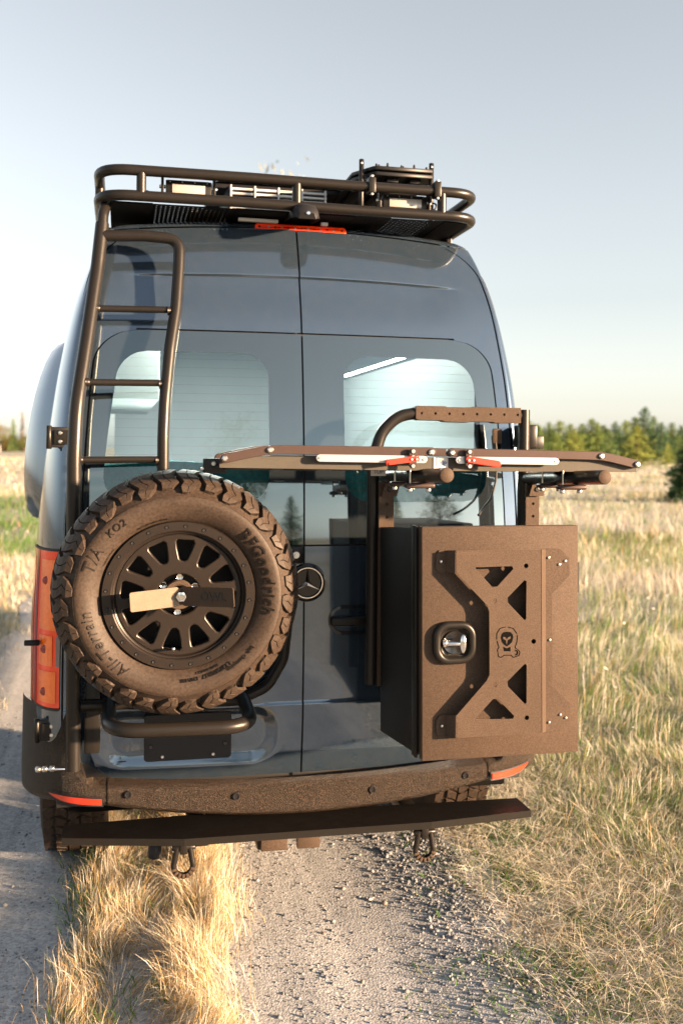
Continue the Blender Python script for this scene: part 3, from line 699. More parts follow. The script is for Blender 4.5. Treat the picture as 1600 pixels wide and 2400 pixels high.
# ================================================================== spare wheel
WC = Vector((-.492, -.195, 1.337))            # back-centre reference; face looks towards -Y
FY = -.255                                    # near sidewall plane, relative to WC
spare = thing('spare_wheel', (WC.x, WC.y, .93), 'spare all-terrain wheel with chunky lugs held on the left rear door', 'wheel')
KS, KX = .986, 1.012
def wpt(r, ang, a): return (WC.x+r*math.cos(ang), WC.y+FY+a, WC.z+r*math.sin(ang))
prof = [(.225, .06), (.236, .040), (.243, .027), (.252, .016), (.268, .004), (.285, -.005), (.302, -.010), (.318, -.010), (.330, -.006), (.337, .003), (.350, .014), (.364, .028), (.377, .045), (.387, .066), (.393, .09), (.395, .13), (.3935, .20), (.388, .225), (.370, .25), (.32, .262), (.26, .25), (.225, .22)]
tyre = lathe('tyre', prof, RUBBER, spare, n=120, centre=(WC.x, WC.y+FY, WC.z), auto=40)
# shoulder lugs: a long and a short one, each wrapped over the shoulder
LP = np.array([(.334, .0), (.348, .011), (.362, .025), (.375, .042), (.3855, .063), (.392, .088), (.3945, .118)])
TT = np.gradient(LP, axis=0); NN = np.stack([TT[:, 1], -TT[:, 0]], 1); NN /= np.linalg.norm(NN, axis=1)[:, None]
NN[NN[:, 0]+(-NN[:, 1]) < 0] *= -1
NL = 32; P_ = 360/NL
ZIG = [1.6, .4, -1.2, .7, 2.2, .8, -.8]
def lug_mesh(name, first, w0, h=.0155):
    V = []; F = []; rows = list(range(first, 7)); N = len(rows)
    for k, i in enumerate(rows):
        t0 = ZIG[i]; t1 = t0+P_-2.0
        if k == 0: t0, t1 = t0+w0, t1-w0*.8
        tm = (t0+t1)/2+(.5 if i % 2 else -.3); gr = .0045 if i > first+0 else 0
        hh = h*(.55 if k == 0 else 1.0)
        for tt, lev in ((t0, -.003), (t0+.4, hh), (tm-.32, hh), (tm, hh-gr), (tm+.32, hh), (t1-.4, hh), (t1, -.003)):
            q = LP[i]+NN[i]*lev; V.append((q[0]*math.cos(R(tt)), q[1], q[0]*math.sin(R(tt))))
    for k in range(N-1):
        for j in range(6): F.append((k*7+j, k*7+j+1, (k+1)*7+j+1, (k+1)*7+j))
    q0 = LP[first]-NN[first]*.003; o = len(V)
    t0 = ZIG[first]+w0-.6; t1 = ZIG[first]+P_-2.0-w0*.8
    V += [(q0[0]*.985*math.cos(R(t)), q0[1], q0[0]*.985*math.sin(R(t))) for t in ((t0+t1)/2-.9, (t0+t1)/2+.9)]
    F += [(0, 1, 2, o), (2, 3, 4, o+1, o), (4, 5, 6, o+1)]
    me = bpy.data.meshes.new(name); me.from_pydata(V, [], F); me.update(); me.materials.append(RUBBER)
    bm = bmesh.new(); bm.from_mesh(me); bmesh.ops.recalc_face_normals(bm, faces=bm.faces); bm.to_mesh(me); bm.free()
    return me
longm = lug_mesh('shoulder_lug', 0, 2.4); shortm = lug_mesh('shoulder_lug', 1, 1.8, .0145)
for i in range(NL):
    o = bpy.data.objects.new('shoulder_lug', longm if i % 2 else shortm); COL.objects.link(o); o.parent = tyre
    o.matrix_basis = Matrix.Translation((WC.x, WC.y+FY, WC.z)) @ Matrix.Rotation(-R(P_*i+1.5), 4, 'Y')
bm = bmesh.new()
for i in range(NL):
    for j, (a0, a1) in enumerate(((.108, .135), (.14, .17), (.175, .215))):
        t0 = R(P_*(i+.5*(j % 2))); t1 = t0+R(P_*.72); c4 = [(t0, a0), (t0+.04, a1), (t1+.04, a1), (t1, a0)]
        lo = [bm.verts.new(wpt(.39, t, a)) for t, a in c4]; hi = [bm.verts.new(wpt(.4065, t, a)) for t, a in c4]
        bm.faces.new(hi)
        for q in range(4): bm.faces.new((lo[q], lo[(q+1) % 4], hi[(q+1) % 4], hi[q]))
tag(bm_obj('centre_tread', bm, RUBBER, tyre), kind='stuff')
# raised lettering bent round the sidewall
def side_profile_a(r):
    p = [q for q in prof if q[1] < .1][:14]
    return float(np.interp(r, [q[0] for q in p], [q[1] for q in p]))
RAISED = mat('raised_tyre_lettering', (0.012, 0.0095, 0.008), spec=.12, rough=.5, var=.15)
def arc_text(s, size, r0, a_mid, ext=.0028, spacing=1.0, shear=0.0, offset=0.0):
    me = text_mesh(s, size, ext, spacing, offset, shear); me.materials.append(RAISED)
    co = np.zeros(len(me.vertices)*3); me.vertices.foreach_get('co', co); co = co.reshape(-1, 3)
    out = []
    for x, y, z in co:
        r = r0+y; t = R(a_mid)-x/r0
        out.append(wpt(r, t, side_profile_a(r)-z-.0005))
    me.vertices.foreach_set('co', np.array(out).ravel()); me.update()
    link(bpy.data.objects.new('sidewall_lettering', me), tyre)
arc_text('BFGoodrich', .056, .289, 17, spacing=1.12, shear=.1, offset=.0006)
arc_text('All-Terrain', .050, .293, 213, spacing=1.1, shear=.15)
arc_text('T/A', .056, .295, 156, spacing=1.05, shear=.15)
arc_text('KO2', .034, .300, 131.5, spacing=1.15, shear=.15)
arc_text('LT275/70R17', .0185, .279, -64); arc_text('121/118R', .0155, .279, -83)
arc_text('LOAD RANGE E', .011, .263, -70, ext=.0014)
arc_text('baja champion', .020, .293, -47, ext=.0016)
arc_text('MAX LOAD SINGLE 3195 LBS', .008, .256, 110, ext=.0012); arc_text('TUBELESS RADIAL', .008, .258, 150, ext=.0012)
for rr_ in (.248, .331):
    lathe('sidewall_ridge', [(rr_-.0012, side_profile_a(rr_)+.001), (rr_, side_profile_a(rr_)-.0014), (rr_+.0012, side_profile_a(rr_)+.001)], RUBBER, tyre, n=120, centre=(WC.x, WC.y+FY, WC.z))
# rim: beadlock ring, lip, spokes, hub
rim = lathe('rim', [(.248, .040), (.2465, .018), (.243, .009), (.216, .009), (.212, .012), (.209, .020), (.205, .022), (.202, .030), (.199, .028), (.197, .045), (.196, .16)], WHEELMAT, spare, n=96, centre=(WC.x, WC.y+FY, WC.z))
holes = []
for k in range(12):
    a = R(83.5+30*k); pts = []
    inn, outr = .108, .190
    for r, d in ((inn, 4.0), (inn+.010, 8.2), (.155, 10.6), (outr-.012, 11.0), (outr, 8.6), (outr, -8.6), (outr-.012, -11.0), (.155, -10.6), (inn+.010, -8.2), (inn, -4.0)):
        pts.append((WC.x+r*math.cos(a+R(d)), WC.z+r*math.sin(a+R(d))))
    holes.append(pts)
sp_ = flat_shape('spokes', [circle(WC.x, WC.z, .2005, 72), circle(WC.x, WC.z, .074, 40)]+holes, WC.y+FY+.030, WC.y+FY+.066, WHEELMAT, rim, bev=.005)
lathe('hub_well', [(.0, .075), (.068, .075), (.071, .045), (.076, .033)], WHEELMAT, rim, n=40, centre=(WC.x, WC.y+FY, WC.z))
lathe('hub_ring', [(.028, .07), (.030, .028), (.036, .022), (.046, .022), (.049, .028), (.049, .07)], POWDER, rim, n=40, centre=(WC.x, WC.y+FY, WC.z))
lathe('wheel_back', [(.0, .17), (.198, .17)], DARK, rim, n=40, centre=(WC.x, WC.y+FY, WC.z))
b0 = None
for k in range(24):
    a = R(85+15*k); c = wpt(.2295, a, .009)
    if b0 is None: b0 = lathe('rim_bolt', [(.0, -.001), (.0035, -.0012), (.0055, -.003), (.0062, .0), (.0062, .004)], DARK, rim, n=12, centre=(0, 0, 0)); o = b0
    else: o = b0.copy(); COL.objects.link(o); o.parent = rim
    o.matrix_basis = Matrix.Translation(c)
b0 = None
for k in range(6):
    a = R(87+60*k); c = wpt(.0585, a, .040)
    if b0 is None: b0 = lathe('lug_nut', [(.0, .020), (.0085, .020), (.0085, -.002), (.0105, -.003), (.0125, .0), (.0125, .03)], CHROME, rim, n=18); o = b0
    else: o = b0.copy(); COL.objects.link(o); o.parent = rim
    o.matrix_basis = Matrix.Translation(c)
vs1 = cyl('valve_stem', wpt(.180, R(-96), .03), wpt(.172, R(-96), -.012), .005, STEEL, rim, n=12, bev=.001)
# winged clamp plate with OWL cut through its right wing
wing = lathe('clamp_plate', [(.0, -.021), (.026, -.021), (.028, -.018), (.028, -.014), (.0, -.014)], POWDER, spare, n=28, centre=(WC.x+.004, WC.y+FY, WC.z+.002))
cw = Vector((WC.x+.004, WC.y+FY-.0175, WC.z+.002))
def wing_arm(sgn, name):
    lp = rrect(-.004, .190 if sgn > 0 else .152, -.031, .031, .006, 3)
    o = flat_shape(name, [lp], -.002, .002, POWDER, None, bev=.0006)
    yb = -40 if sgn > 0 else 13
    mtx = Matrix.Translation(cw) @ Matrix.Rotation(R(-4), 4, 'Y') @ Matrix.Rotation(R(yb), 4, 'Z')
    if sgn < 0: mtx = mtx @ Matrix.Scale(-1, 4, (1, 0, 0))
    mtx = mtx @ Matrix.Translation((.012, 0, 0))
    o.data.transform(mtx); o.parent = wing
    if sgn < 0: o.data.flip_normals()
    return o, mtx
o_, m_ = wing_arm(-1, 'clamp_wing'); o_.data.materials[0] = LITWING; o, mtx = wing_arm(1, 'clamp_wing')
me = text_mesh('OWL', .040, .0006, 1.1, .0008); me.materials.append(SEAL)
me.transform(mtx @ Matrix.Translation((.112, -.0032, 0)) @ Matrix.Rotation(R(90), 4, 'X')); o = bpy.data.objects.new('wing_lettering', me); COL.objects.link(o); o.parent = wing
nut = lathe('clamp_nut', [(.0, -.043), (.0085, -.043), (.0095, -.041), (.0095, -.034), (.017, -.033), (.018, -.030), (.018, -.020)], CHROME, wing, n=6, centre=(cw.x, WC.y+FY, cw.z), auto=20)
cyl('clamp_bolt', cw+Vector((0, .0, 0)), cw+Vector((0, .30, 0)), .012, STEEL, wing, n=12)

piv = Vector((WC.x, WC.y+FY, WC.z))
SC = Matrix.Translation(piv) @ Matrix.Diagonal((KX, 1, KS, 1)) @ Matrix.Translation(-piv)
def family(o):
    for c_ in o.children:
        yield c_
        yield from family(c_)
done = set()
for o in list(family(spare)):
    if o.type != 'MESH': continue
    if o.matrix_basis.translation.length < 1e-6:
        if o.data.name not in done: o.data.transform(SC); done.add(o.data.name)
    else:
        t_ = o.matrix_basis.translation.copy(); o.matrix_basis.translation = SC @ t_
        if o.data.name.startswith('shoulder_lug') and o.data.name not in done: o.data.transform(Matrix.Diagonal(((KS+KX)/2, 1, (KS+KX)/2, 1))); done.add(o.data.name)
# ================================================================== roof rack
rack = thing('roof_rack', (-.02, 2, 2.76), 'black double rail roof rack running round the edge of the van roof', 'roof rack')
XL, XR, YR, YF = -.772, .728, .115, 3.6
def loop(z): return [(XL+.12, YR, z), (XL, YR, z), (XL, YF, z), (XR, YF, z), (XR, YR, z), (XL+.12, YR, z)]
def rail_path(z):
    P = [Vector((-.2, YR, z+.004)), Vector((XL, YR, z+.004)), Vector((XL, YF, z)), Vector((XR, YF, z)), Vector((XR, YR, z)), Vector((.2, YR, z))]
    return fillet(P, .125, 12)
for nm, z in (('top_rail', 2.860), ('bottom_rail', 2.764)):
    bm = bmesh.new(); add_tube(bm, rail_path(z), .0205, 16, closed=True); bm_obj(nm, bm, TUBE, rack, smooth=True, auto=50)
for x, y in ((-.615, YR), (-.020, YR), (.572, YR), (XL, .36), (XR, .40), (XL, 1.4), (XR, 1.4), (XL, 2.6), (XR, 2.6)):
    tube('rail_post', [(x, y, 2.772), (x, y, 2.856)], .0185, TUBE, rack, n=14)
for sgn, x in ((-1, XL), (1, XR)):
    for y in (.42, 1.6, 2.8):
        bm = bmesh.new(); add_box(bm, (x-.012-sgn*.02, y, 2.69), (x+.012-sgn*.02, y+.09, 2.76), .004); bm_obj('roof_foot', bm, SATIN, rack)
tube('corner_stay', [(XL+.03, .20, 2.76), (XL+.018, .15, 2.70), (-.757, .14, 2.655)], .0205, TUBE, rack, rad=.06, n=14)
# floor: slotted panel left, solid panels, drilled panel right
for x0_, x1_ in ((-.73, -.570), (-.250, .225), (.595, .70)):
    box('deck_panel', (x0_, .15, 2.746), (x1_, .62, 2.753), DECK, rack, bev=.001)
box('deck_panel', (-.74, .63, 2.745), (.70, 3.5, 2.753), DECK, rack, bev=.001)
def hole_panel(xa, xb, dense):
    loops = [[(xa, .15), (xb, .15), (xb, .62), (xa, .62)]]
    nx_ = int((xb-xa-.02)/.0175)
    for i in range(nx_):
        for j in range(14): loops.append(circle(xa+.015+i*.0175, .18+j*.030+(.015 if i % 2 and not dense else 0), .0042, 6))
    o = flat_shape('drilled_panel', loops, -.0006, .0006, DECK, None)
    o.data.transform(Matrix.Translation((0, 0, 2.750)) @ Matrix.Rotation(R(-90), 4, 'X')); o.parent = rack; o.matrix_parent_inverse = Matrix.Translation(-rack.location)
hole_panel(.225, .595, False); hole_panel(-.570, -.250, True)
for x0_ in (-.235, .10): box('mounting_strip', (x0_, .225, 2.722), (x0_+(.16 if x0_ < 0 else .028), .245, 2.735), WHITE, rack, bev=.002)
for x in (.277, .548):
    cl = box('rail_clamp', (x-.014, YR-.027, 2.832), (x+.014, YR+.02, 2.895), SATIN, rack, bev=.004)
    for z in (2.828, 2.899): lathe('clamp_screw', [(.0, -.005), (.005, -.004), (.006, .0), (.006, .01)], STEEL, cl, n=12, centre=(x, YR-.020, z))
def light_bar(x0_, x1_, label):
    t = thing('light_bar', ((x0_+x1_)/2, .19, 2.78), label, 'light bar', 'scene lights on the roof rack')
    box('housing', (x0_, .168, 2.790), (x1_, .24, 2.852), DARK, t, bev=.005)
    box('bezel', (x0_-.004, .160, 2.787), (x1_+.004, .170, 2.848), SATIN, t, bev=.002)
    box('lens', (x0_+.020, .156, 2.798), (x1_-.020, .162, 2.834), LENSW, t, bev=.002)
    for i in range(4):
        for z in (2.792, 2.842): lathe('bezel_screw', [(.0, -.002), (.003, -.002), (.0035, .001)], STEEL, t, n=8, centre=(x0_+.012+(x1_-x0_-.024)*i/3, .160, z))
    for x in (x0_-.016, x1_+.016):
        br = box('bracket', (x-.005, .165, 2.785), (x+.005, .20, 2.868), SATIN, t, bev=.002)
        cyl('bracket_bolt', (x-.012, .178, 2.825), (x+.012, .178, 2.825), .007, STEEL, br, n=10, bev=.001)
    tube('cable', [(x1_+.01, .20, 2.805), (x1_+.045, .18, 2.80), (x1_+.055, .19, 2.83), (x1_+.02, .22, 2.84)] if x0_ > 0 else [(x0_-.01, .21, 2.80), (x0_-.05, .19, 2.80), (x0_-.075, .22, 2.815)], .0035, SEAL, t, rad=.03, n=8)
light_bar(-.518, -.352, 'small light bar with pale lens on the left end of the roof rack')
light_bar(.345, .520, 'small light bar with pale lens below the black recovery boards')
# roof vent
rv = thing('roof_vent', (0, .62, 2.76), 'white slatted roof vent with black shroud in the middle of the rack', 'vent')
box('vent_body', (-.24, .66, 2.77), (.22, 1.2, 2.985), DARK, rv, bev=.03)
for i in range(7): box('vent_slat', (-.225, .635, 2.83+i*.020), (.205, .655, 2.840+i*.020), WHITE, rv, bev=.002)
for i in range(5): box('vent_bar', (-.225+i*.105, .630, 2.825), (-.218+i*.105, .650, 2.97), WHITE, rv, bev=.001)
rows = []
for t in np.linspace(0, 1, 9):
    rows.append([(-.30+.60*u, .66+.8*t, 2.985+.035*math.sin(math.pi*u)**.5*math.sin(math.pi*min(.97, max(.03, t)))**.4) for u in np.linspace(0, 1, 15)])
V, F = loft(rows); mk('vent_dome', V, F, DARK, rv)
box('vent_flange', (-.30, .68, 2.965), (.30, 1.44, 2.985), DARK, rv, bev=.004)
# small pale side pod and open lid left of the vent
box('vent_lid', (-.40, .72, 2.86), (-.26, .95, 2.875), WHITE, rv, bev=.003)
# traction boards
def boards(z, label):
    t = thing('recovery_board', (.43, .30, z), label, 'recovery board', 'recovery boards stacked on the roof rack')
    lp = [(.272, .42), (.335, .305), (.352, .295), (.585, .295), (.602, .33), (.606, 1.40), (.56, 1.46), (.31, 1.46), (.272, 1.40)]
    o = flat_shape('board', [lp], -.008, .008, DARK, None, bev=.003)
    o.data.transform(Matrix.Translation((0, 0, z)) @ Matrix.Rotation(R(-90), 4, 'X')); o.parent = t; o.matrix_parent_inverse = Matrix.Translation(-t.location)
    return t
t = boards(2.968, 'lower black recovery board of the stack on the right of the rack')
for x0_ in (.30, .40, .50): box('board_rib', (x0_, .33, 2.945), (x0_+.05, 1.4, 2.962), DARK, t, bev=.004)
t = boards(2.992, 'upper black recovery board with cleats, topmost on the right of the rack')
rr = random.Random(2)
for i in range(13):
    x = .345+i*.0185+rr.uniform(-.004, .004)
    cyl('cleat', (x, .31+.03*(i % 3), 2.998), (x, .31+.03*(i % 3), 3.012+.006*(i % 2)), .0065, DARK, t, n=8, r1=.004)
for x, y, z in ((.292, .34, 3.035), (.588, .31, 3.030)):
    pin = thing('mounting_pin', (x, y, 2.90), 'steel-grey mounting pin at the '+('left' if x < .4 else 'right')+' side of the recovery boards', 'pin', 'mounting pins of the recovery boards')
    cyl('shaft', (x, y, 2.78), (x, y, z), .0105, SATIN, pin, n=12, bev=.002)
    cyl('pin_hole', (x, y-.0112, z-.018), (x, y+.0112, z-.018), .004, PAPER, pin, n=10)

# ================================================================== storage box
sb = thing('storage_box', (.52, -.43, .83), 'large bronze black storage box hung on the right rear door', 'box')
def shear(o):
    for v in o.data.vertices: v.co.x += (1.2-v.co.z)*.0105
    return o
BX0, BX1, BZ0, BZ1 = .259, .796, .826, 1.574
bb = shear(box('box_body', (BX0-.004, -.632, BZ0+.006), (BX1-.004, -.17, BZ1-.003), BOXSIDE, sb, bev=.006))
for v in bb.data.vertices:
    v.co.z -= (v.co.y+.632)/.462*(.038 if v.co.z > 1.2 else .052)
shear(box('box_gasket', (BX0+.004, -.648, BZ0+.012), (BX1-.008, -.63, BZ1-.01), SEAL, sb, bev=.002))
shear(box('lid', (BX0, -.680, BZ0), (BX1, -.645, BZ1), POWDER, sb, bev=.003))
shear(box('body_flange', (BX0-.012, -.642, BZ0), (BX0-.003, -.600, BZ1), SATIN, sb, bev=.002))
br = flat_shape('door_bracket', [
    [(0.356, 1.502), (0.642, 1.501), (0.65, 0.908), (0.363, 0.907), (0.362, 0.979), (0.462, 1.085), (0.471, 1.104), (0.468, 1.306), (0.46, 1.326), (0.357, 1.43)],
    [(0.421, 1.448), (0.544, 1.449), (0.549, 1.44), (0.494, 1.384), (0.477, 1.383), (0.421, 1.441)],
    [(0.587, 1.404), (0.594, 1.399), (0.594, 1.279), (0.589, 1.273), (0.531, 1.331), (0.529, 1.348)],
    [(0.591, 1.135), (0.597, 1.13), (0.598, 1.008), (0.592, 1.004), (0.533, 1.063), (0.531, 1.08)],
    [(0.426, 0.962), (0.552, 0.959), (0.556, 0.968), (0.5, 1.025), (0.483, 1.026), (0.426, 0.968)],
    circle(.592, 1.449, .008), circle(.485, 1.34, .008), circle(.62, 1.205, .0082), circle(.489, 1.071, .008), circle(.599, .96, .008)], -.7235, -.7205, POWDER, sb, bev=.0006)
def quad_slab(name, pts, th, parent):
    a, b, c, d = [Vector(p) for p in pts]; n = (b-a).cross(d-a).normalized()*th
    V = [a, b, c, d, a+n, b+n, c+n, d+n]
    return mk(name, V, [(0, 1, 2, 3), (7, 6, 5, 4), (0, 4, 5, 1), (1, 5, 6, 2), (2, 6, 7, 3), (3, 7, 4, 0)], POWDER, parent, smooth=False)
quad_slab('bracket_flange', [(.336, -.683, 1.426), (.356, -.722, 1.43), (.356, -.722, 1.502), (.336, -.683, 1.498)], .003, br)
quad_slab('bracket_flange', [(.341, -.683, .898), (.362, -.722, .907), (.362, -.722, .979), (.341, -.683, .971)], .003, br)
quad_slab('bracket_flange', [(.650, -.722, .908), (.681, -.683, .901), (.674, -.683, 1.498), (.642, -.722, 1.501)], .003, br)
flat_shape('bracket_foot', [[(0.338, 1.498), (0.313, 1.499), (0.302, 1.483), (0.302, 1.439), (0.313, 1.427), (0.338, 1.426)]], -.6855, -.6815, POWDER, br)
flat_shape('bracket_foot', [[(0.343, 0.971), (0.318, 0.971), (0.307, 0.957), (0.307, 0.916), (0.318, 0.901), (0.343, 0.898)]], -.6855, -.6815, POWDER, br)
flat_shape('bracket_foot', [[(0.672, 1.498), (0.727, 1.498), (0.759, 1.466), (0.76, 1.411), (0.7, 1.35), (0.701, 1.217), (0.705, 1.215), (0.706, 1.185), (0.702, 1.18), (0.704, 1.05), (0.767, 0.989), (0.767, 0.932), (0.735, 0.901), (0.679, 0.901)]], -.6860, -.6815, POWDER, br, bev=.0006)
for x, z in ((.317, 1.463), (.325, .938), (.685, 1.47), (.744, 1.458), (.723, 1.447), (.692, 1.201), (.731, .954), (.751, .943), (.692, .931)):
    lathe('rivet', [(.0, -.005), (.0035, -.004), (.005, -.0005), (.005, .002)], STEEL, br, n=12, centre=(x, -.6865, z))
# owl and shackle emblem cut in the bracket
lg = flat_shape('emblem_face', [[(0.527, 1.239), (0.54, 1.238), (0.548, 1.230), (0.55, 1.222), (0.546, 1.206), (0.538, 1.198), (0.528, 1.192), (0.519, 1.198), (0.511, 1.208), (0.508, 1.222), (0.510, 1.231), (.517, 1.238)]], -.7243, -.7225, BLACKM, br)
flat_shape('emblem_neck', [[(0.516, 1.1915), (0.528, 1.186), (0.541, 1.1905), (0.541, 1.176), (0.519, 1.177)]], -.7243, -.7225, BLACKM, br)
bk = mk('emblem_beak', [(.5275, -.7247, 1.197), (.5245, -.7247, 1.212), (.515, -.7247, 1.217), (.516, -.7247, 1.224), (.524, -.7247, 1.221), (.5275, -.7247, 1.214), (.531, -.7247, 1.221), (.540, -.7247, 1.224), (.541, -.7247, 1.217), (.5305, -.7247, 1.212)], [(0, 1, 5, 9), (1, 2, 3, 4), (1, 4, 5), (9, 6, 7, 8), (9, 5, 6)], POWDER, lg, smooth=False)
out = [(0.529, 1.255), (0.55, 1.249), (0.564, 1.23), (0.563, 1.206), (0.556, 1.187), (0.563, 1.183), (0.573, 1.174), (0.571, 1.162), (0.558, 1.158), (0.55, 1.156), (0.543, 1.164), (0.519, 1.164), (0.509, 1.157), (0.499, 1.162), (0.499, 1.174), (0.496, 1.181), (0.502, 1.191), (0.494, 1.213), (0.494, 1.235), (0.505, 1.251), (0.525, 1.255)]
for seg in (out[0:3], out[2:6], out[5:10], out[9:15], out[14:18], out[17:21]):
    seg = [Vector((x, -.7236, z)) for x, z in seg]
    seg[0] = seg[0].lerp(seg[1], .12); seg[-1] = seg[-1].lerp(seg[-2], .12)
    tube('emblem_outline', seg, .0014, BLACKM, lg, rad=.006, n=6)
tube('emblem_outline', [(.559+.006*math.cos(t), -.7236, 1.171+.007*math.sin(t)) for t in np.linspace(-1.8, 1.8, 9)], .0022, BLACKM, lg, n=6)
# latch: rounded bezel, dish and chrome T handle
hx, hz = .364, 1.203
def ring_loops(lps, name, m_, parent):
    N = len(lps[0][0]); V = []; F = []
    for lp, y in lps: V += [(x, y, z) for x, z in lp]
    for k in range(len(lps)-1):
        for i in range(N): F.append((k*N+i, k*N+(i+1) % N, (k+1)*N+(i+1) % N, (k+1)*N+i))
    F.append(tuple(range((len(lps)-1)*N, len(lps)*N)))
    return mk(name, V, F, m_, parent, auto=50)
rr_ = lambda wx, wz, r: rrect(hx-wx, hx+wx, hz-wz, hz+wz, r, 8)
la = ring_loops([(rr_(.072, .068, .050), -.681), (rr_(.072, .068, .050), -.694), (rr_(.070, .066, .049), -.699), (rr_(.064, .060, .045), -.7025), (rr_(.054, .052, .036), -.702), (rr_(.048, .047, .031), -.698), (rr_(.046, .045, .029), -.689), (rr_(.040, .040, .025), -.684)], 'latch', SATIN, sb)
lathe('latch_dish', [(.0, .0), (.022, -.001), (.036, -.004), (.038, .0)], SLOTG, la, n=30, centre=(hx, -.6855, hz))
kn = cyl('latch_handle', (hx-.036, -.694, hz), (hx+.012, -.712, hz), .010, CHROME, la, n=20, bev=.002, r1=.0065)
cyl('handle_collar', (hx-.040, -.6925, hz), (hx-.026, -.698, hz), .0125, CHROME, kn, n=20, bev=.003)
bm = bmesh.new(); bmesh.ops.create_uvsphere(bm, u_segments=20, v_segments=12, radius=1)
bmesh.ops.transform(bm, matrix=Matrix.Translation((hx+.021, -.713, hz)) @ Matrix.Rotation(R(-20), 4, 'Z') @ Matrix.Diagonal((.0115, .010, .031, 1)), verts=bm.verts)
bm_obj('handle_bar', bm, CHROME, kn, smooth=True, auto=180)
for z in (1.0, 1.4): cyl('box_hinge', (BX1+.004, -.66, z-.05), (BX1+.004, -.66, z+.05), .007, SATIN, sb, n=10)

# ================================================================== carrier frame on the right door
cf = thing('carrier_frame', (.55, -.13, .9), 'black tubular carrier frame with drilled crossbar behind the storage box', 'frame')
tube('hoop', [(.231, -.14, .95), (.231, -.14, 1.76), (.243, -.14, 1.82), (.262, -.14, 1.885), (.325, -.14, 1.945), (.41, -.14, 1.958)], .0225, TUBE, cf, rad=[0, .2, .2, .2, .12, 0], n=18)
hl = [circle(.408+i*.0545, 1.955, .006, 14) for i in range(8)]
bar = flat_shape('crossbar', [[(.388, 1.976), (.395, 1.981), (.50, 1.981), (.51, 1.978), (.60, 1.978), (.61, 1.981), (.802, 1.980), (.802, 1.926), (.70, 1.924), (.69, 1.928), (.60, 1.928), (.59, 1.925), (.50, 1.926), (.49, 1.931), (.395, 1.931), (.388, 1.935)]]+hl, -.165, -.118, POWDER, cf, bev=.002)
box('crossbar_core', (.40, -.150, 1.938), (.795, -.13, 1.970), SEAL, bar, bev=0)
tube('upright', [(.826, -.135, .92), (.828, -.135, 1.976)], .0225, TUBE, cf, n=18)
cyl('weld_boss', (.803, -.14, 1.953), (.812, -.14, 1.953), .016, TUBE, cf, n=14)
for x0_, x1_ in ((.246, .301), (.822, .874)):
    hs_ = [circle((x0_+x1_)/2+.002, 1.665-.0475*i, .006, 12) for i in range(8)]
    p_ = flat_shape('drilled_post', [[(x0_, .95), (x1_, .95), (x1_, 1.70), (x0_, 1.70)]]+hs_, -.178, -.172, POWDER, cf, bev=.001)
    box('post_core', (x0_+.001, -.171, .95), (x1_-.001, -.132, 1.70), POWDER, p_, bev=.002)
    gs = quad_slab('gusset', [(x0_+.005, -.19, 1.648), (x0_+.062, -.19, 1.648), (x0_+.075, -.19, 1.70), (x0_+.020, -.19, 1.70)], .006, cf)
    lathe('gusset_bolt', [(.0, -.004), (.006, -.004), (.008, -.001), (.011, 0), (.011, .004)], DARK, gs, n=12, centre=(x0_+.034, -.196, 1.673))
box('door_mount', (.86, -.10, 1.83), (.90, .05, 1.92), SATIN, cf, bev=.006)
box('mount_plate', (.742, -.03, 1.845), (.782, -.02, 1.905), POWDER, cf, bev=.006)
tube('cable', [(.752, -.02, 1.90), (.760, -.03, 1.80), (.755, -.035, 1.70), (.735, -.04, 1.63), (.69, -.06, 1.59), (.66, -.10, 1.57)], .005, SEAL, cf, rad=.08, n=8)

# ================================================================== bike rack
bk_ = thing('bike_rack', (.35, -.5, 1.71), 'folded bike rack tray with red levers lying across the top of the carrier', 'bike rack')
# channel: side plates front and back with a base between
outl = [(-.377, 1.790), (-.372, 1.797), (-.235, 1.797), (1.0, 1.797), (1.060, 1.770), (1.067, 1.762), (1.067, 1.749), (-.376, 1.757)]
outl = [(-.377, 1.772), (-.30, 1.786), (-.20, 1.796), (.36, 1.794), (.93, 1.790), (1.067, 1.767), (1.067, 1.749), (.36, 1.750), (-.376, 1.757)]
flat_shape('tray_side', [outl], -.560, -.555, TRAYM, bk_, bev=.001)
flat_shape('tray_side', [[(x-.03, z-.004) for x, z in outl]], -.405, -.400, TRAYM, bk_, bev=.001)
mk('tray_base', [(-.376, -.556, 1.758), (1.066, -.556, 1.751), (1.03, -.402, 1.747), (-.406, -.402, 1.753), (-.376, -.556, 1.763), (1.066, -.556, 1.756), (1.03, -.402, 1.752), (-.406, -.402, 1.758)], [(3, 2, 1, 0), (4, 5, 6, 7), (0, 1, 5, 4), (1, 2, 6, 5), (2, 3, 7, 6), (3, 0, 4, 7)], SATIN, bk_, smooth=False)
for x0_, x1_ in ((-.35, -.20), (-.16, -.05), (.0, .1)): box('tray_strip', (x0_, -.50, 1.748), (x1_, -.47, 1.7525), TRAYM, bk_, bev=.001)
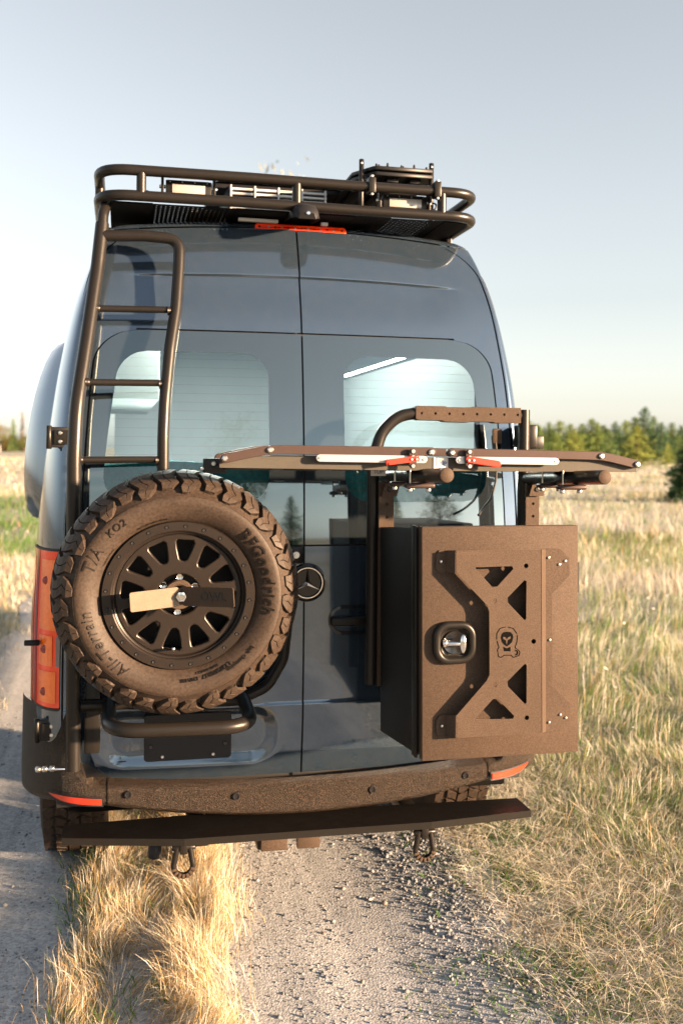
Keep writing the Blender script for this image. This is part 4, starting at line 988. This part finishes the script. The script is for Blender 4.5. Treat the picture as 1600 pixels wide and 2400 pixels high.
def strap(pts, th, y0_, y1_, name, m_):
    P = [Vector((x, 0, z)) for x, z in pts]; up = []; dn = []
    for i in range(len(P)):
        t = (P[min(i+1, len(P)-1)]-P[max(i-1, 0)]).normalized(); n = Vector((-t.z, 0, t.x))
        up.append(P[i]+n*th/2); dn.append(P[i]-n*th/2)
    cap0 = [P[0]+(-(P[1]-P[0]).normalized())*th/2*math.cos(a)+Vector((0, 0, 1))*th/2*math.sin(a) for a in (-.8, 0, .8)]
    cap1 = [P[-1]+((P[-1]-P[-2]).normalized())*th/2*math.cos(a)+Vector((0, 0, 1))*th/2*math.sin(a) for a in (.8, 0, -.8)]
    lp = [(v.x, v.z) for v in up+cap1+list(reversed(dn))+cap0]
    return flat_shape(name, [lp], y0_, y1_, m_, bk_, bev=.002)
for y in (-.585, -.392):
    strap([(-.363, 1.786), (-.30, 1.800), (-.245, 1.811), (-.215, 1.8145), (-.17, 1.8155), (.318, 1.813)], .0255, y, y+.022, 'wheel_arm', ANOD)
    strap([(.384, 1.811), (.88, 1.8045), (.925, 1.8025), (.96, 1.797), (1.055, 1.776)], .0255, y, y+.022, 'wheel_arm', ANOD)
strap([(-.060, 1.790), (.287, 1.787)], .021, -.592, -.586, 'ratchet_bar', SILVER)
strap([(.409, 1.786), (.752, 1.784)], .021, -.592, -.586, 'ratchet_bar', SILVER)
def lever(p0, p1, px_):
    lv = strap([p0, p1], .018, -.608, -.602, 'release_lever', REDLEV)
    sd = flat_shape('slider', [rrect(px_-.0115, px_+.0115, 1.760, 1.822, .010, 5)], -.602, -.595, ANOD, bk_, bev=.001)
    for z in (1.814, 1.795, 1.766): lathe('slider_bolt', [(.0, -.004), (.006, -.004), (.0072, -.001), (.0072, .004)], STEEL, sd, n=14, centre=(px_, -.603, z))
    d = (p0[0]-px_); 
    for k in (0, .017 if p1[0] > p0[0] else -.017): lathe('lever_screw', [(.0, -.003), (.004, -.003), (.005, .001)], STEEL, lv, n=12, centre=(p0[0]+k, -.609, p0[1]-.002))
lever((.258, 1.790), (.165, 1.778), .247); lever((.437, 1.788), (.540, 1.774), .441)
for x, z in ((-.363, 1.786), (-.219, 1.8145), (.316, 1.812), (.386, 1.810), (.922, 1.803), (1.057, 1.776)):
    lathe('pivot_bolt', [(.0, -.006), (.007, -.006), (.009, -.003), (.0105, -.001), (.0105, .006)], STEEL, bk_, n=6 if x in (-.363, .386) else 14, centre=(x, -.588, z))
for x, z in ((-.06, 1.790), (.287, 1.787), (.409, 1.786), (.752, 1.784)): lathe('bar_screw', [(.0, -.002), (.004, -.002), (.005, .001)], STEEL, bk_, n=10, centre=(x, -.593, z))
st = box('sticker', (.330, -.5625, 1.756), (.380, -.5605, 1.794), PAPER, bk_, bev=0)
def flat_text(s, size, x, y, z, m_, parent, off=0.0, shear=0.0):
    me = text_mesh(s, size, .0003, 1.0, off, shear); me.materials.append(m_)
    me.transform(Matrix.Translation((x, y, z)) @ Matrix.Rotation(R(90), 4, 'X')); link(bpy.data.objects.new('lettering', me), parent)
flat_text('1', .040, .341, -.5630, 1.778, BLUEINK, st, .001); flat_text('UP', .020, .3625, -.5630, 1.773, BLUEINK, st, .0008)
flat_text('USA', .006, .355, -.5630, 1.7595, BLUEINK, st)
box('ink_dot', (.3495, -.5632, 1.781), (.3535, -.5628, 1.788), ORINK, st, bev=0)
st2 = box('sticker', (.155, -.408, 1.728), (.208, -.406, 1.750), PAPER, bk_, bev=0); flat_text('1UP', .020, .182, -.4085, 1.742, BLUEINK, st2, .0005)
# second arm's end at the left, behind
e_ = box('end_hinge', (-.42, -.47, 1.738), (-.345, -.44, 1.785), DARK, bk_, bev=.003)
lathe('end_bolt', [(.0, -.006), (.007, -.006), (.0095, -.001), (.0095, .004)], STEEL, e_, n=6, centre=(-.388, -.471, 1.768))
cyl('end_screw', (-.42, -.465, 1.752), (-.43, -.468, 1.750), .005, STEEL, e_, n=8); cyl('end_screw', (-.352, -.475, 1.776), (-.366, -.475, 1.774), .005, STEEL, e_, n=8)
# round support arms with clamp shoes
for x0_, x1_, z1_ in ((.284, .313, 1.740), (.836, .850, 1.735)):
    am = cyl('support_arm', (x0_, -.12, z1_-.024), (x1_, -.745, z1_), .0238, TUBE, bk_, n=28)
    cyl('arm_cap', (x1_, -.744, z1_), (x1_+.0003, -.752, z1_+.0003), .0236, POWDER, am, n=28, bev=.002)
    for y, dx in ((-.56, -.055), (-.40, -.055)):
        xa = x0_+(x1_-x0_)*(-.12-y)/.625
        sh = box('clamp_shoe', (xa+dx-.018, y-.022, z1_-.048), (xa+dx+.082, y+.018, z1_-.031), ANOD, am, bev=.007, seg=3)
        for xx in (xa+dx, xa+dx+.064):
            cyl('clamp_bolt', (xx, y, z1_-.060), (xx, y, z1_-.048), .0085, STEEL, sh, n=12, bev=.001)
        cyl('clamp_rod', (xa+dx, y-.004, z1_-.034), (xa+dx, y-.004, 1.752), .0032, STEEL, sh, n=8)

# ================================================================== rear step and shackles
step = thing('rear_step', (0, -.15, .45), 'long black rear step bar below the bumper with angled front edge', 'step')
pl_ = [(-.868, -.045), (-.869, -.168), (-.456, -.257), (.427, -.271), (.830, -.233), (.830, -.094), (.40, -.08), (-.45, -.03)]
V = [(x, y, .470) for x, y in pl_]+[(x, y, .466) for x, y in pl_]; n = len(pl_)
mk('tread_plate', V, [tuple(range(n)), tuple(reversed(range(n, 2*n)))]+[(i, n+i, n+(i+1) % n, (i+1) % n) for i in range(n)], mat('worn_black_step_top', (.006, .0055, .0055), rough=.4, spec=.05, rvar=.12, vscale=14, var=.3), step, smooth=False)
for a, b in (((-.869, -.168), (-.456, -.257)), ((-.456, -.257), (.427, -.271)), ((.427, -.271), (.830, -.233))):
    quad_slab('front_edge', [(a[0], a[1]-.0005, .446), (b[0], b[1]-.0005, .446), (b[0], b[1]-.0005, .4705), (a[0], a[1]-.0005, .4705)], -.003, step).data.materials[0] = SATIN
for a in (-.40, .40):
    box('step_arm', (a-.03, -.22, .425), (a+.03, .25, .464), SATIN, step, bev=.004)
rr = random.Random(5)
def shackle(x, y, z, label):
    t = thing('tow_shackle', (x, y, z), label, 'shackle', 'tow shackles under the rear step')
    pts = [Vector((x-.022, y, z+.055))]+[Vector((x+.0335*math.sin(a)*(1 if abs(a) > .1 else 1), y, z-.012-.0335*math.cos(a))) for a in np.linspace(-2.0, 2.0, 21)]+[Vector((x+.022, y, z+.055))]
    bm = bmesh.new(); add_tube(bm, pts, .0105, 12); bm_obj('bow', bm, TUBE, t, smooth=True)
    for a in np.linspace(-1.3, 1.3, 7):
        c = Vector((x+.0335*math.sin(a), y-.010, z-.012-.0335*math.cos(a)))
        box('grip_block', (-.005, -.004, -.0085), (.005, .003, .0085), POWDER, t, bev=.0015, mtx=Matrix.Translation(c) @ Matrix.Rotation(-a, 4, 'Y') @ Matrix.Rotation(0, 4, 'Z'))
    cyl('shackle_pin', (x-.040, y, z+.052), (x+.040, y, z+.052), .010, SATIN, t, n=12, bev=.002)
    box('tow_lug', (x-.013, y-.012, z+.030), (x+.013, y+.03, z+.085), SATIN, t, bev=.003)
shackle(-.457, -.225, .378, 'black bow shackle under the step, left of the hitch, above the grass strip')
shackle(.412, -.235, .370, 'black bow shackle under the right half of the step, above the gravel')

# ================================================================== vegetation
def blades(n, px, py, h, lean_dir, lean, wid, tint_lo, tint_hi, z0=None, head=None):
    """n bent blades; arrays of base position, height, lean direction (rad), lean amount, width; tints (n,3)"""
    z0 = np.zeros(n) if z0 is None else z0
    face = rng.uniform(0, 2*np.pi, n)
    wx, wy = np.cos(face), np.sin(face); lx, ly = np.cos(lean_dir), np.sin(lean_dir)
    V = np.zeros((n, 7, 3)); T = np.zeros((n, 7, 3))
    for k, (t, ws) in enumerate(((0, 1.0), (.38, .85), (.74, .55), (1.0, 0))):
        off = lean*h*t**1.8; zz = h*(t-.35*np.minimum(lean, 1.6)*t*t*.6)
        cx = px+lx*off; cy = py+ly*off
        if k < 3:
            for s, sg in ((0, -1), (1, 1)):
                V[:, 2*k+s, 0] = cx+sg*wx*wid*ws*.5; V[:, 2*k+s, 1] = cy+sg*wy*wid*ws*.5; V[:, 2*k+s, 2] = z0+zz
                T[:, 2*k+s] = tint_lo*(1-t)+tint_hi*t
        else:
            V[:, 6, 0] = cx; V[:, 6, 1] = cy; V[:, 6, 2] = z0+zz; T[:, 6] = tint_hi
    base = np.array([[0, 1, 3], [0, 3, 2], [2, 3, 5], [2, 5, 4], [4, 5, 6]])
    F = (base[None]+7*np.arange(n)[:, None, None]).reshape(-1, 3)
    return V.reshape(-1, 3), F, T.reshape(-1, 3)
def vnoise(x, y, s, seed=0):
    """cheap smooth value noise"""
    r = np.random.default_rng(seed).random((64, 64)); x = x*s; y = y*s
    i = np.floor(x).astype(int); j = np.floor(y).astype(int); fx = x-i; fy = y-j
    fx = fx*fx*(3-2*fx); fy = fy*fy*(3-2*fy); g = lambda a, b: r[a % 64, b % 64]
    return g(i, j)*(1-fx)*(1-fy)+g(i+1, j)*fx*(1-fy)+g(i, j+1)*(1-fx)*fy+g(i+1, j+1)*fx*fy
STRAW = np.array([.60, .54, .41]); PALE = np.array([.72, .71, .64]); GOLD = np.array([.58, .40, .19]); GREEN = np.array([.085, .19, .035]); BROWN = np.array([.18, .13, .08]); OLIVE = np.array([.19, .215, .085])
def pick(n, pal, w):
    idx = rng.choice(len(pal), n, p=np.array(w)/sum(w)); c = np.array(pal)[idx]
    return c*rng.uniform(.75, 1.2, (n, 1))
def join(parts):
    V = []; F = []; T = []; o = 0
    for v, f, t in parts: V.append(v); F.append(f+o); T.append(t); o += len(v)
    return np.concatenate(V), np.concatenate(F), np.concatenate(T)
def track_z(x): return .012-.014*np.exp(-((x-.22)/.22)**2)-.016*np.exp(-((x+1.22)/.2)**2)+.022*np.exp(-((x+.55)/.25)**2)
# --- grass strip between the wheel ruts
def strip():
    parts = []
    for n, y0, y1, ws in ((21000, -1.0, 1.6, 1.0), (5000, 1.6, 5, 1.6), (3500, 5, 25, 4)):
        u = rng.random(n); ridge = rng.random(n)
        x = np.where(ridge < .42, rng.normal(-.375, .065, n), np.where(ridge < .68, rng.normal(-.73, .065, n), rng.uniform(-.82, -.30, n)))
        y = rng.uniform(y0, y1, n)
        wob = .05*np.sin(y*3.1)+.03*np.sin(y*7.7+1); x = x+wob
        cl = vnoise(x, y, 7, 3); ld = 2*np.pi*vnoise(x, y, 4.0, 4)*1.6+rng.normal(0, .5, n)
        mid = np.exp(-((x+.56-wob)/.10)**2)
        h = rng.gamma(5, .026, n)*(.5+1.0*cl)*(1-.45*mid); h = np.clip(h*.78, .03, .24)*np.where(x < -.6, .62, 1.0)
        lean = np.clip(rng.normal(.45, .3, n)+1.0*mid, .05, 2.2)
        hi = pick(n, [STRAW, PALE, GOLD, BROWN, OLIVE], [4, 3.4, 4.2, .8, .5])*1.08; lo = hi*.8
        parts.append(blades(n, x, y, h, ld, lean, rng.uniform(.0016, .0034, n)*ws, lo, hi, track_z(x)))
    n = 3200; x = np.concatenate([rng.normal(-.80, .05, n//2), rng.uniform(-.8, -.35, n-n//2)]); y = rng.uniform(-1, 2.5, n); k = vnoise(x, y, 5, 9) > .52; x = x[k]; y = y[k]; n = len(x)
    hi = pick(n, [GREEN, OLIVE, GREEN*.7], [4, 1, 2])
    parts.append(blades(n, x, y, rng.uniform(.02, .08, n), rng.uniform(0, 6.28, n), rng.uniform(.4, 1.6, n), rng.uniform(.003, .006, n), hi*.8, hi, track_z(x)))
    V, F, T = join(parts); return np_mesh('grass_strip', V, F, GRASSM, tint=T)
tag(strip(), 'strip of dry golden grass between the two wheel ruts', 'grass', kind='stuff')
# --- meadow right of the track
def meadow_right():
    parts = []
    def zone(n, x0, x1, y0, y1, ws, hs, low=False):
        y = rng.uniform(y0, y1, n); x = x0+(x1-x0)*rng.random(n)**1.05
        edge = .78+.13*np.sin(y*1.9+.4)+.08*np.sin(y*5.0)
        k = (x > edge) & ((x-edge > .7) | (rng.random(n) < .12+.75*np.clip((x-edge)/.6, 0, 1))); x = x[k]; y = y[k]; e = edge[k]; m = len(x)
        gr = .6*vnoise(x, y, .8, 11)+.4*vnoise(x, y, .22, 13); cl = vnoise(x, y, 3.0, 12)
        near = np.clip((x-e)/1.0, 0, 1)
        h = rng.gamma(6, .036, m)*(.45+.9*cl)*hs*(.22+.78*near); h = np.clip(h, .02, .62)
        hi = pick(m, [PALE, STRAW, GOLD, BROWN], [4.5, 3, .8, .8])
        gsel = (gr > .48) & (rng.random(m) < .68) | (rng.random(m) < .18)
        gc = pick(m, [GREEN*1.4, OLIVE*1.1, OLIVE*1.4], [2, 2, 2]); hi[gsel] = gc[gsel]; h[gsel] *= .62
        ld = 2*np.pi*vnoise(x, y, 1.6, 5)*1.5+rng.normal(0, .6, m)
        lean = np.clip(rng.normal(.45, .3, m)+.5*(1-near), .03, 2.0)
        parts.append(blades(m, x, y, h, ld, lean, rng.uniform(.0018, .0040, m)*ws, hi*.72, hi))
    zone(38000, .7, 2.6, -1.2, 1.8, 1.15, .40); zone(28000, .75, 4.5, 1.6, 6, 1.5, .62); zone(20000, .8, 9, 5, 13, 2.4, 1.1); zone(16000, 1, 22, 12, 32, 5, 1.15); zone(14000, 2, 50, 30, 75, 11, 1.25); zone(9000, 10, 110, 70, 160, 24, 1.3)
    # low green weeds along the gravel edge
    n = 9000; y = rng.uniform(-1.1, 4, n); x = .80+.13*np.sin(y*1.9+.4)+rng.normal(.08, .20, n); k = vnoise(x, y, 4.5, 21) > .52; x = x[k]; y = y[k]; n = len(x)
    hi = pick(n, [GREEN, OLIVE, GREEN*.75], [4, 1.5, 2])
    parts.append(blades(n, x, y, rng.uniform(.015, .06, n), rng.uniform(0, 6.28, n), rng.uniform(.5, 1.6, n), rng.uniform(.003, .007, n), hi*.8, hi))
    # flattened cut straw lying on the ground
    n = 15000; x = .62+rng.gamma(2, .45, n); y = rng.uniform(-1.1, 3.0, n); hi = pick(n, [PALE, STRAW, BROWN], [3, 3, 1])
    parts.append(blades(n, x, y, rng.uniform(.025, .09, n), rng.uniform(0, 6.28, n), rng.uniform(1.6, 2.6, n), rng.uniform(.0018, .0036, n), hi, hi, np.full(n, .006)))
    V, F, T = join(parts); return np_mesh('meadow_grass', V, F, GRASSM, tint=T)
tag(meadow_right(), 'tall pale dry meadow grass with green patches right of the track', 'grass', kind='stuff')
def meadow_left():
    parts = []
    def zone(n, x0, x1, y0, y1, ws, hs):
        y = rng.uniform(y0, y1, n); x = rng.uniform(x0, x1, n); k = x < -1.52+.1*np.sin(y*2.3); x = x[k]; y = y[k]; m = len(x)
        h = np.clip(rng.gamma(6, .034, m)*(.4+.9*vnoise(x, y, 2, 14))*hs, .03, .6); h *= np.clip((-1.45-x)/.9, .25, 1)
        hi = pick(m, [PALE, STRAW, GOLD*1.05], [3, 3, 2]); band = ((y > 13) & (y < 32) & (rng.random(m) < .9)) | (rng.random(m) < .10)
        gc = pick(m, [GREEN*1.2, OLIVE], [3, 1]); hi[band] = gc[band]; h[band] *= 1.15
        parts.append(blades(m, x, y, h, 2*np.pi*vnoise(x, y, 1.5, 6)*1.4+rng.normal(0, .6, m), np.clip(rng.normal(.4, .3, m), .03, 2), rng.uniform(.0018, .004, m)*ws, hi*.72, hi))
    zone(9000, -3.2, -1.4, 1.5, 7, 1.3, 1); zone(9000, -5, -1.4, 6, 16, 2.4, 1.05); zone(7000, -9, -1.4, 15, 40, 6, 1.2); zone(6000, -22, -1.5, 40, 160, 18, 1.3)
    V, F, T = join(parts); return np_mesh('meadow_grass', V, F, GRASSM, tint=T)
tag(meadow_left(), 'dry meadow grass with a green band left of the van', 'grass', kind='stuff')
# --- white wildflowers dotted in the meadow
def flowers():
    n = 150; y = rng.uniform(1.5, 16, n); x = .9+rng.random(n)*(1.0+.55*y); z = rng.uniform(.16, .34, n); V = []; F = []
    for i in range(n):
        o = len(V); r = rng.uniform(.010, .019)
        V.append((x[i], y[i], z[i]+.004)); tx, ty = rng.normal(0, .3, 2)
        for k in range(8):
            a = k*math.pi/4; rr = r*(1 if k % 2 else .8); V.append((x[i]+rr*math.cos(a), y[i]+rr*math.sin(a), z[i]+rr*(tx*math.cos(a)+ty*math.sin(a))))
        for k in range(8): F.append((o, o+1+k, o+1+(k+1) % 8))
        o = len(V); V += [(x[i]-.0012, y[i], 0), (x[i]+.0012, y[i], 0), (x[i], y[i], z[i])]; F.append((o, o+1, o+2))
    return mk('wildflowers', V, F, mat('white_petals', (.75, .75, .70), rough=.7), smooth=False)
tag(flowers(), 'small white wildflowers dotted through the right meadow', 'flowers', kind='stuff')
# --- loose stones on the ruts
def stones():
    t = (1+5**.5)/2
    iv = np.array([(-1, t, 0), (1, t, 0), (-1, -t, 0), (1, -t, 0), (0, -1, t), (0, 1, t), (0, -1, -t), (0, 1, -t), (t, 0, -1), (t, 0, 1), (-t, 0, -1), (-t, 0, 1)])/math.sqrt(1+t*t)
    fi = np.array([(0, 11, 5), (0, 5, 1), (0, 1, 7), (0, 7, 10), (0, 10, 11), (1, 5, 9), (5, 11, 4), (11, 10, 2), (10, 7, 6), (7, 1, 8), (3, 9, 4), (3, 4, 2), (3, 2, 6), (3, 6, 8), (3, 8, 9), (4, 9, 5), (2, 4, 11), (6, 2, 10), (8, 6, 7), (9, 8, 1)])
    n1, n2, n3 = 12000, 9000, 9000
    x = np.concatenate([rng.uniform(-.30, .80, n1), rng.normal(.66, .13, n2), rng.uniform(-1.72, -.80, n3)])
    y = np.concatenate([rng.uniform(-1.1, 1.7, n1), rng.uniform(-1.1, 2.2, n2), rng.uniform(-.7, 3.5, n3)])
    n = len(x)
    s = np.concatenate([rng.gamma(1.1, .0013, n1), rng.gamma(2.2, .0016, n2), rng.gamma(1.2, .0013, n3)])+.0009
    s = np.clip(s, .001, .012)
    k = rng.random(n) < .25+1.1*np.clip(vnoise(x, y, 5, 31)-.25, 0, 1)*1.6; x, y, s = x[k], y[k], s[k]; n = len(x)
    V = iv[None]*(s[:, None, None]*rng.uniform(.6, 1.25, (n, 1, 3)))*(1+rng.normal(0, .16, (n, 12, 1)))
    a = rng.uniform(0, 6.28, n); ca, sa = np.cos(a)[:, None], np.sin(a)[:, None]
    X = V[:, :, 0]*ca-V[:, :, 1]*sa+x[:, None]; Y = V[:, :, 0]*sa+V[:, :, 1]*ca+y[:, None]; Z = V[:, :, 2]*.75+(track_z(x)+.004+s*.25)[:, None]
    c = np.array([(.15, .165, .185), (.21, .22, .235), (.10, .115, .14), (.27, .275, .28), (.20, .18, .16)])[rng.choice(5, n, p=[.32, .26, .22, .12, .08])]*rng.uniform(.75, 1.2, (n, 1))
    F = (fi[None]+12*np.arange(n)[:, None, None]).reshape(-1, 3)
    return np_mesh('loose_gravel', np.stack([X, Y, Z], 2).reshape(-1, 3), F, STONEM, tint=np.repeat(c, 12, 0))
tag(stones(), 'loose grey gravel stones scattered over both wheel ruts', 'gravel', kind='stuff')

# --- trees
def conifer_mesh(seed, nb, per, spread, tone, bare=.0):
    """unit-height conifer crown: drooping branches carrying small needle sprays"""
    r = np.random.default_rng(seed); V = []; T = []
    for i in range(nb):
        t = (i+r.random())/nb; z = .05+.95*t; reach = spread*(1-t)**.8*r.uniform(.65, 1.15)+.008
        az = i*2.399+r.normal(0, .3); up = .25+.5*t
        tone_b = r.uniform(.7, 1.3)
        m = max(3, int(per*(.35+.65*(1-t))))
        for k in range(m):
            s = (k+r.random())/m; rad = reach*s; zz = z+reach*(up*s-.62*s*s)+r.normal(0, .010)
            c = np.array([math.cos(az)*rad, math.sin(az)*rad, zz])+r.normal(0, .012, 3)
            sz = r.uniform(.024, .052)*(1.15-.5*t); d = np.array([math.cos(az), math.sin(az), .25])+r.normal(0, .55, 3); d /= np.linalg.norm(d)
            e = np.cross(d, r.normal(0, 1, 3)); e /= np.linalg.norm(e)+1e-6
            V += [c-d*sz*.6+e*sz*.35, c-d*sz*.5-e*sz*.35, c+d*sz]
            col = np.array(tone)*tone_b*r.uniform(.75, 1.25)*(.9+.25*s); T += [col]*3
    V = np.array(V); F = np.arange(len(V)).reshape(-1, 3); return V, F, np.array(T)
def leafy_mesh(seed, clusters, per, tone):
    r = np.random.default_rng(seed); V = []; T = []
    for i in range(clusters):
        a = r.uniform(0, 6.28); u = r.uniform(-1, 1); rad = r.random()**.5
        c = np.array([.30*rad*math.cos(a)*math.sqrt(1-u*u*.7), .30*rad*math.sin(a)*math.sqrt(1-u*u*.7), .60+.36*u]); cs = r.uniform(.05, .10); tb = r.uniform(.7, 1.3)
        for k in range(per):
            p = c+r.normal(0, 1, 3)*cs*np.array([.8, .8, .6]); d = r.normal(0, 1, 3); d /= np.linalg.norm(d); e = np.cross(d, r.normal(0, 1, 3)); e /= np.linalg.norm(e); sz = r.uniform(.012, .026)
            V += [p-d*sz, p+e*sz*.8, p+d*sz]; T += [np.array(tone)*tb*r.uniform(.75, 1.25)]*3
    V = np.array(V); return V, np.arange(len(V)).reshape(-1, 3), np.array(T)
def raw(name, vft):
    o = np_mesh(name, *vft[:2], LEAFM, tint=vft[2]); me = o.data; bpy.data.objects.remove(o); return me
def trunk_mesh(h_, r_):
    V = []; F = []; n = 7
    for k, (t, s) in enumerate(((-.02, 1.2), (.1, 1), (.5, .6), (h_, .08))):
        for i in range(n): a = 2*math.pi*i/n; V.append((r_*s*math.cos(a)+.01*t*math.sin(5*t), r_*s*math.sin(a), t))
    for k in range(3):
        for i in range(n): F.append((k*n+i, k*n+(i+1) % n, (k+1)*n+(i+1) % n, (k+1)*n+i))
    me = bpy.data.meshes.new('trunk'); me.from_pydata(V, [], F); me.materials.append(BARK); return me
FIR = [raw('crown', conifer_mesh(21+i, 150, 14, sp_, tn)) for i, (sp_, tn) in enumerate(((.36, (.15, .21, .055)), (.33, (.11, .17, .055)), (.42, (.20, .235, .055)), (.30, (.07, .13, .065))))]
FIRBIG = raw('crown', conifer_mesh(40, 420, 46, .30, (.065, .115, .040)))
THIN = raw('crown', conifer_mesh(50, 90, 7, .10, (.13, .095, .055)))
LEAFY = [raw('crown', leafy_mesh(60+i, 60, 40, tn)) for i, tn in enumerate(((.20, .125, .025), (.10, .115, .025), (.13, .12, .03)))]
TRUNK = trunk_mesh(.97, .022); TRUNKL = trunk_mesh(.75, .03)
def tree(name, x, y, h, wide, crown, trunk_, label, group=None, rz=0.0, z=0.0):
    t = bpy.data.objects.new(name, None); COL.objects.link(t); t.location = (x, y, z); t.scale = (h*wide, h*wide, h); t.rotation_euler = (0, 0, rz)
    tag(t, label, 'tree', group)
    for nm, me in (('trunk', trunk_), ('crown', crown)):
        o = bpy.data.objects.new(nm, me); COL.objects.link(o); o.parent = t
    return t
ORD = ['first', 'second', 'third', 'fourth', 'fifth', 'sixth', 'seventh', 'eighth', 'ninth', 'tenth', 'eleventh', 'twelfth', 'thirteenth', 'fourteenth', 'fifteenth', 'sixteenth']
rt = random.Random(11)

front = [(65.6, 147.4, 5.8, 1.5, 1), (65.1, 139.9, 4.6, 1.7, 0), (64.2, 131.5, 5.0, 1.5, 2), (76.2, 147.9, 6.4, 1.5, 0), (73.2, 138.2, 5.2, 1.5, 1), (61.4, 108.2, 5.0, 1.9, 2), (70.6, 116.8, 3.0, 1.3, 2), (77.0, 124.6, 4.2, 1.5, 1)]
for i, (x, y, h, w, k) in enumerate(front):
    if i == 5: lab = 'broad sunlit bushy fir standing out in front of the treeline at right'
    elif i == 6: lab = 'smallest yellowish young fir at the right end of the treeline'
    else: lab = ORD[i]+' young fir of the front row, counting right from the carrier frame'
    tree('fir_tree', x, y, h, w, FIR[k], TRUNK, lab, 'young firs in the front row of the treeline', rt.uniform(0, 6))
back = [(89.4, 207.9), (85.4, 193.3), (91.7, 201.4), (98.0, 209.6), (91.6, 190.5), (100.3, 202.9), (97.7, 193.0), (106.7, 205.3), (99.7, 186.4), (106.4, 194.2), (113.0, 202.0), (107.3, 188.0), (116.4, 200.1), (107.7, 182.0), (117.1, 193.8), (113.7, 184.2)]
for i, (x, y) in enumerate(back):
    h = 8.3+rt.uniform(-1.3, 1.3)+(1.6 if i in (10, 11, 12) else 0)
    tree('fir_tree', x, y, h, rt.uniform(1.7, 2.3), FIR[rt.choice((0, 1, 3, 3, 1))], TRUNK, ORD[i]+' taller dark fir of the back row, counting right from the carrier frame', 'taller firs in the back row of the treeline', rt.uniform(0, 6))
def thicket(name, x0, x1, ya, yb, n, hmax, tones, label):
    r = np.random.default_rng(n); V = []; T = []
    for i in range(n):
        s = r.random(); c0 = np.array([x0+(x1-x0)*s+r.normal(0, 2), ya+(yb-ya)*s+r.normal(0, 3), 0]); hh = hmax*r.uniform(.55, 1.0); tb = np.array(tones[r.integers(len(tones))])*r.uniform(.75, 1.25)
        for k in range(70):
            q = r.random(); p = c0+np.array([r.normal(0, 1.1*(1.1-q)), r.normal(0, 1.1*(1.1-q)), hh*q]); d = r.normal(0, 1, 3)*.55; e = r.normal(0, 1, 3)*.55
            V += [p, p+d, p+e]; T += [tb*r.uniform(.7, 1.3)]*3
    V = np.array(V); o = np_mesh(name, V, np.arange(len(V)).reshape(-1, 3), LEAFM, tint=np.array(T)); tag(o, label, 'woods', kind='stuff')
thicket('distant_wood', 84, 190, 238, 190, 260, 7.4, [(.075, .115, .045), (.12, .15, .05), (.09, .125, .06)], 'dense dark wood filling in behind the right treeline')
thicket('distant_wood', -70, -16, 330, 320, 60, 5.6, [(.11, .12, .03), (.07, .10, .03), (.17, .12, .03)], 'low yellow green hedge along the far edge of the left meadow')
tree('fir_tree', 19.6, 28.2, 3.2, 1.5, FIRBIG, TRUNK, 'dark low fir cut off by the right edge of the picture', rz=.4)
for x, y, h, w, cr, lab in ((-38.0, 303, 9.6, 1.0, LEAFY[0], 'golden leafed tree at the far left edge of the picture'), (-35.2, 310, 8.2, 1.0, LEAFY[2], 'round olive tree beside the golden tree at far left'), (-33.0, 318, 10.2, .7, FIR[1], 'narrow dark fir behind the leafy trees at far left'),
                           (-28.6, 306, 5.0, 1.5, LEAFY[1], 'low round bright green bush left of the van'), (-25.5, 315, 7.0, 1.2, LEAFY[2], 'olive green tree partly hidden by the side flare')):
    tree('far_tree', x, y, h, w, cr, TRUNKL if cr in LEAFY else TRUNK, lab, None, rt.uniform(0, 6))
tree('dead_spruce', -36.5, 385, 14.5, 1.0, THIN, TRUNK, 'tall thin sparse brown spruce rising above the left treeline')
tree('tall_tree', 10.6, 70.4, 23.9, .40, raw('crown', leafy_mesh(77, 70, 9, (.22, .24, .18))), TRUNKL, 'tree top with pale sparse leaves peeking over the roof rack')
# trees behind the viewpoint, mirrored in the rear windows
for x, y, h, w, cr, lab in ((3.4, -58, 20, .5, LEAFY[1], 'tall leafy tree mirrored in the left rear window beside the ladder'), (9.5, -60, 6.4, 1.0, FIR[3], 'small pointed fir mirrored just right of the spare tyre top'),
        (18.5, -58, 6.2, 1.3, LEAFY[1], 'broad round tree mirrored in the right window above the box'), (23, -63, 7.0, .8, FIR[1], 'narrow fir mirrored beside the round tree in the right window'),
        (34, -74, 8, 1.2, LEAFY[2], 'olive round tree mirrored near the right edge of the right window'), (-9, -66, 9.5, 1.0, FIR[3], 'dark fir mirrored low in the left window behind the tyre'), (-18, -70, 8, 1.2, LEAFY[1], 'round tree mirrored at the outer edge of the left window')):
    tree('tree', x, y, h, w, cr, TRUNK if cr in FIR else TRUNKL, lab, 'trees mirrored in the rear windows', rt.uniform(0, 6))
# pale hoop by the far left trees
hp = tube('garden_hoop', [(-34.9+.0, 285, 0), (-34.9, 285, 2.1), (-33.1, 285, 2.1), (-33.1, 285, 0)], .12, WHITE, None, rad=.8, n=8)
tag(hp, 'pale arched hoop in front of the golden tree at far left', 'hoop')
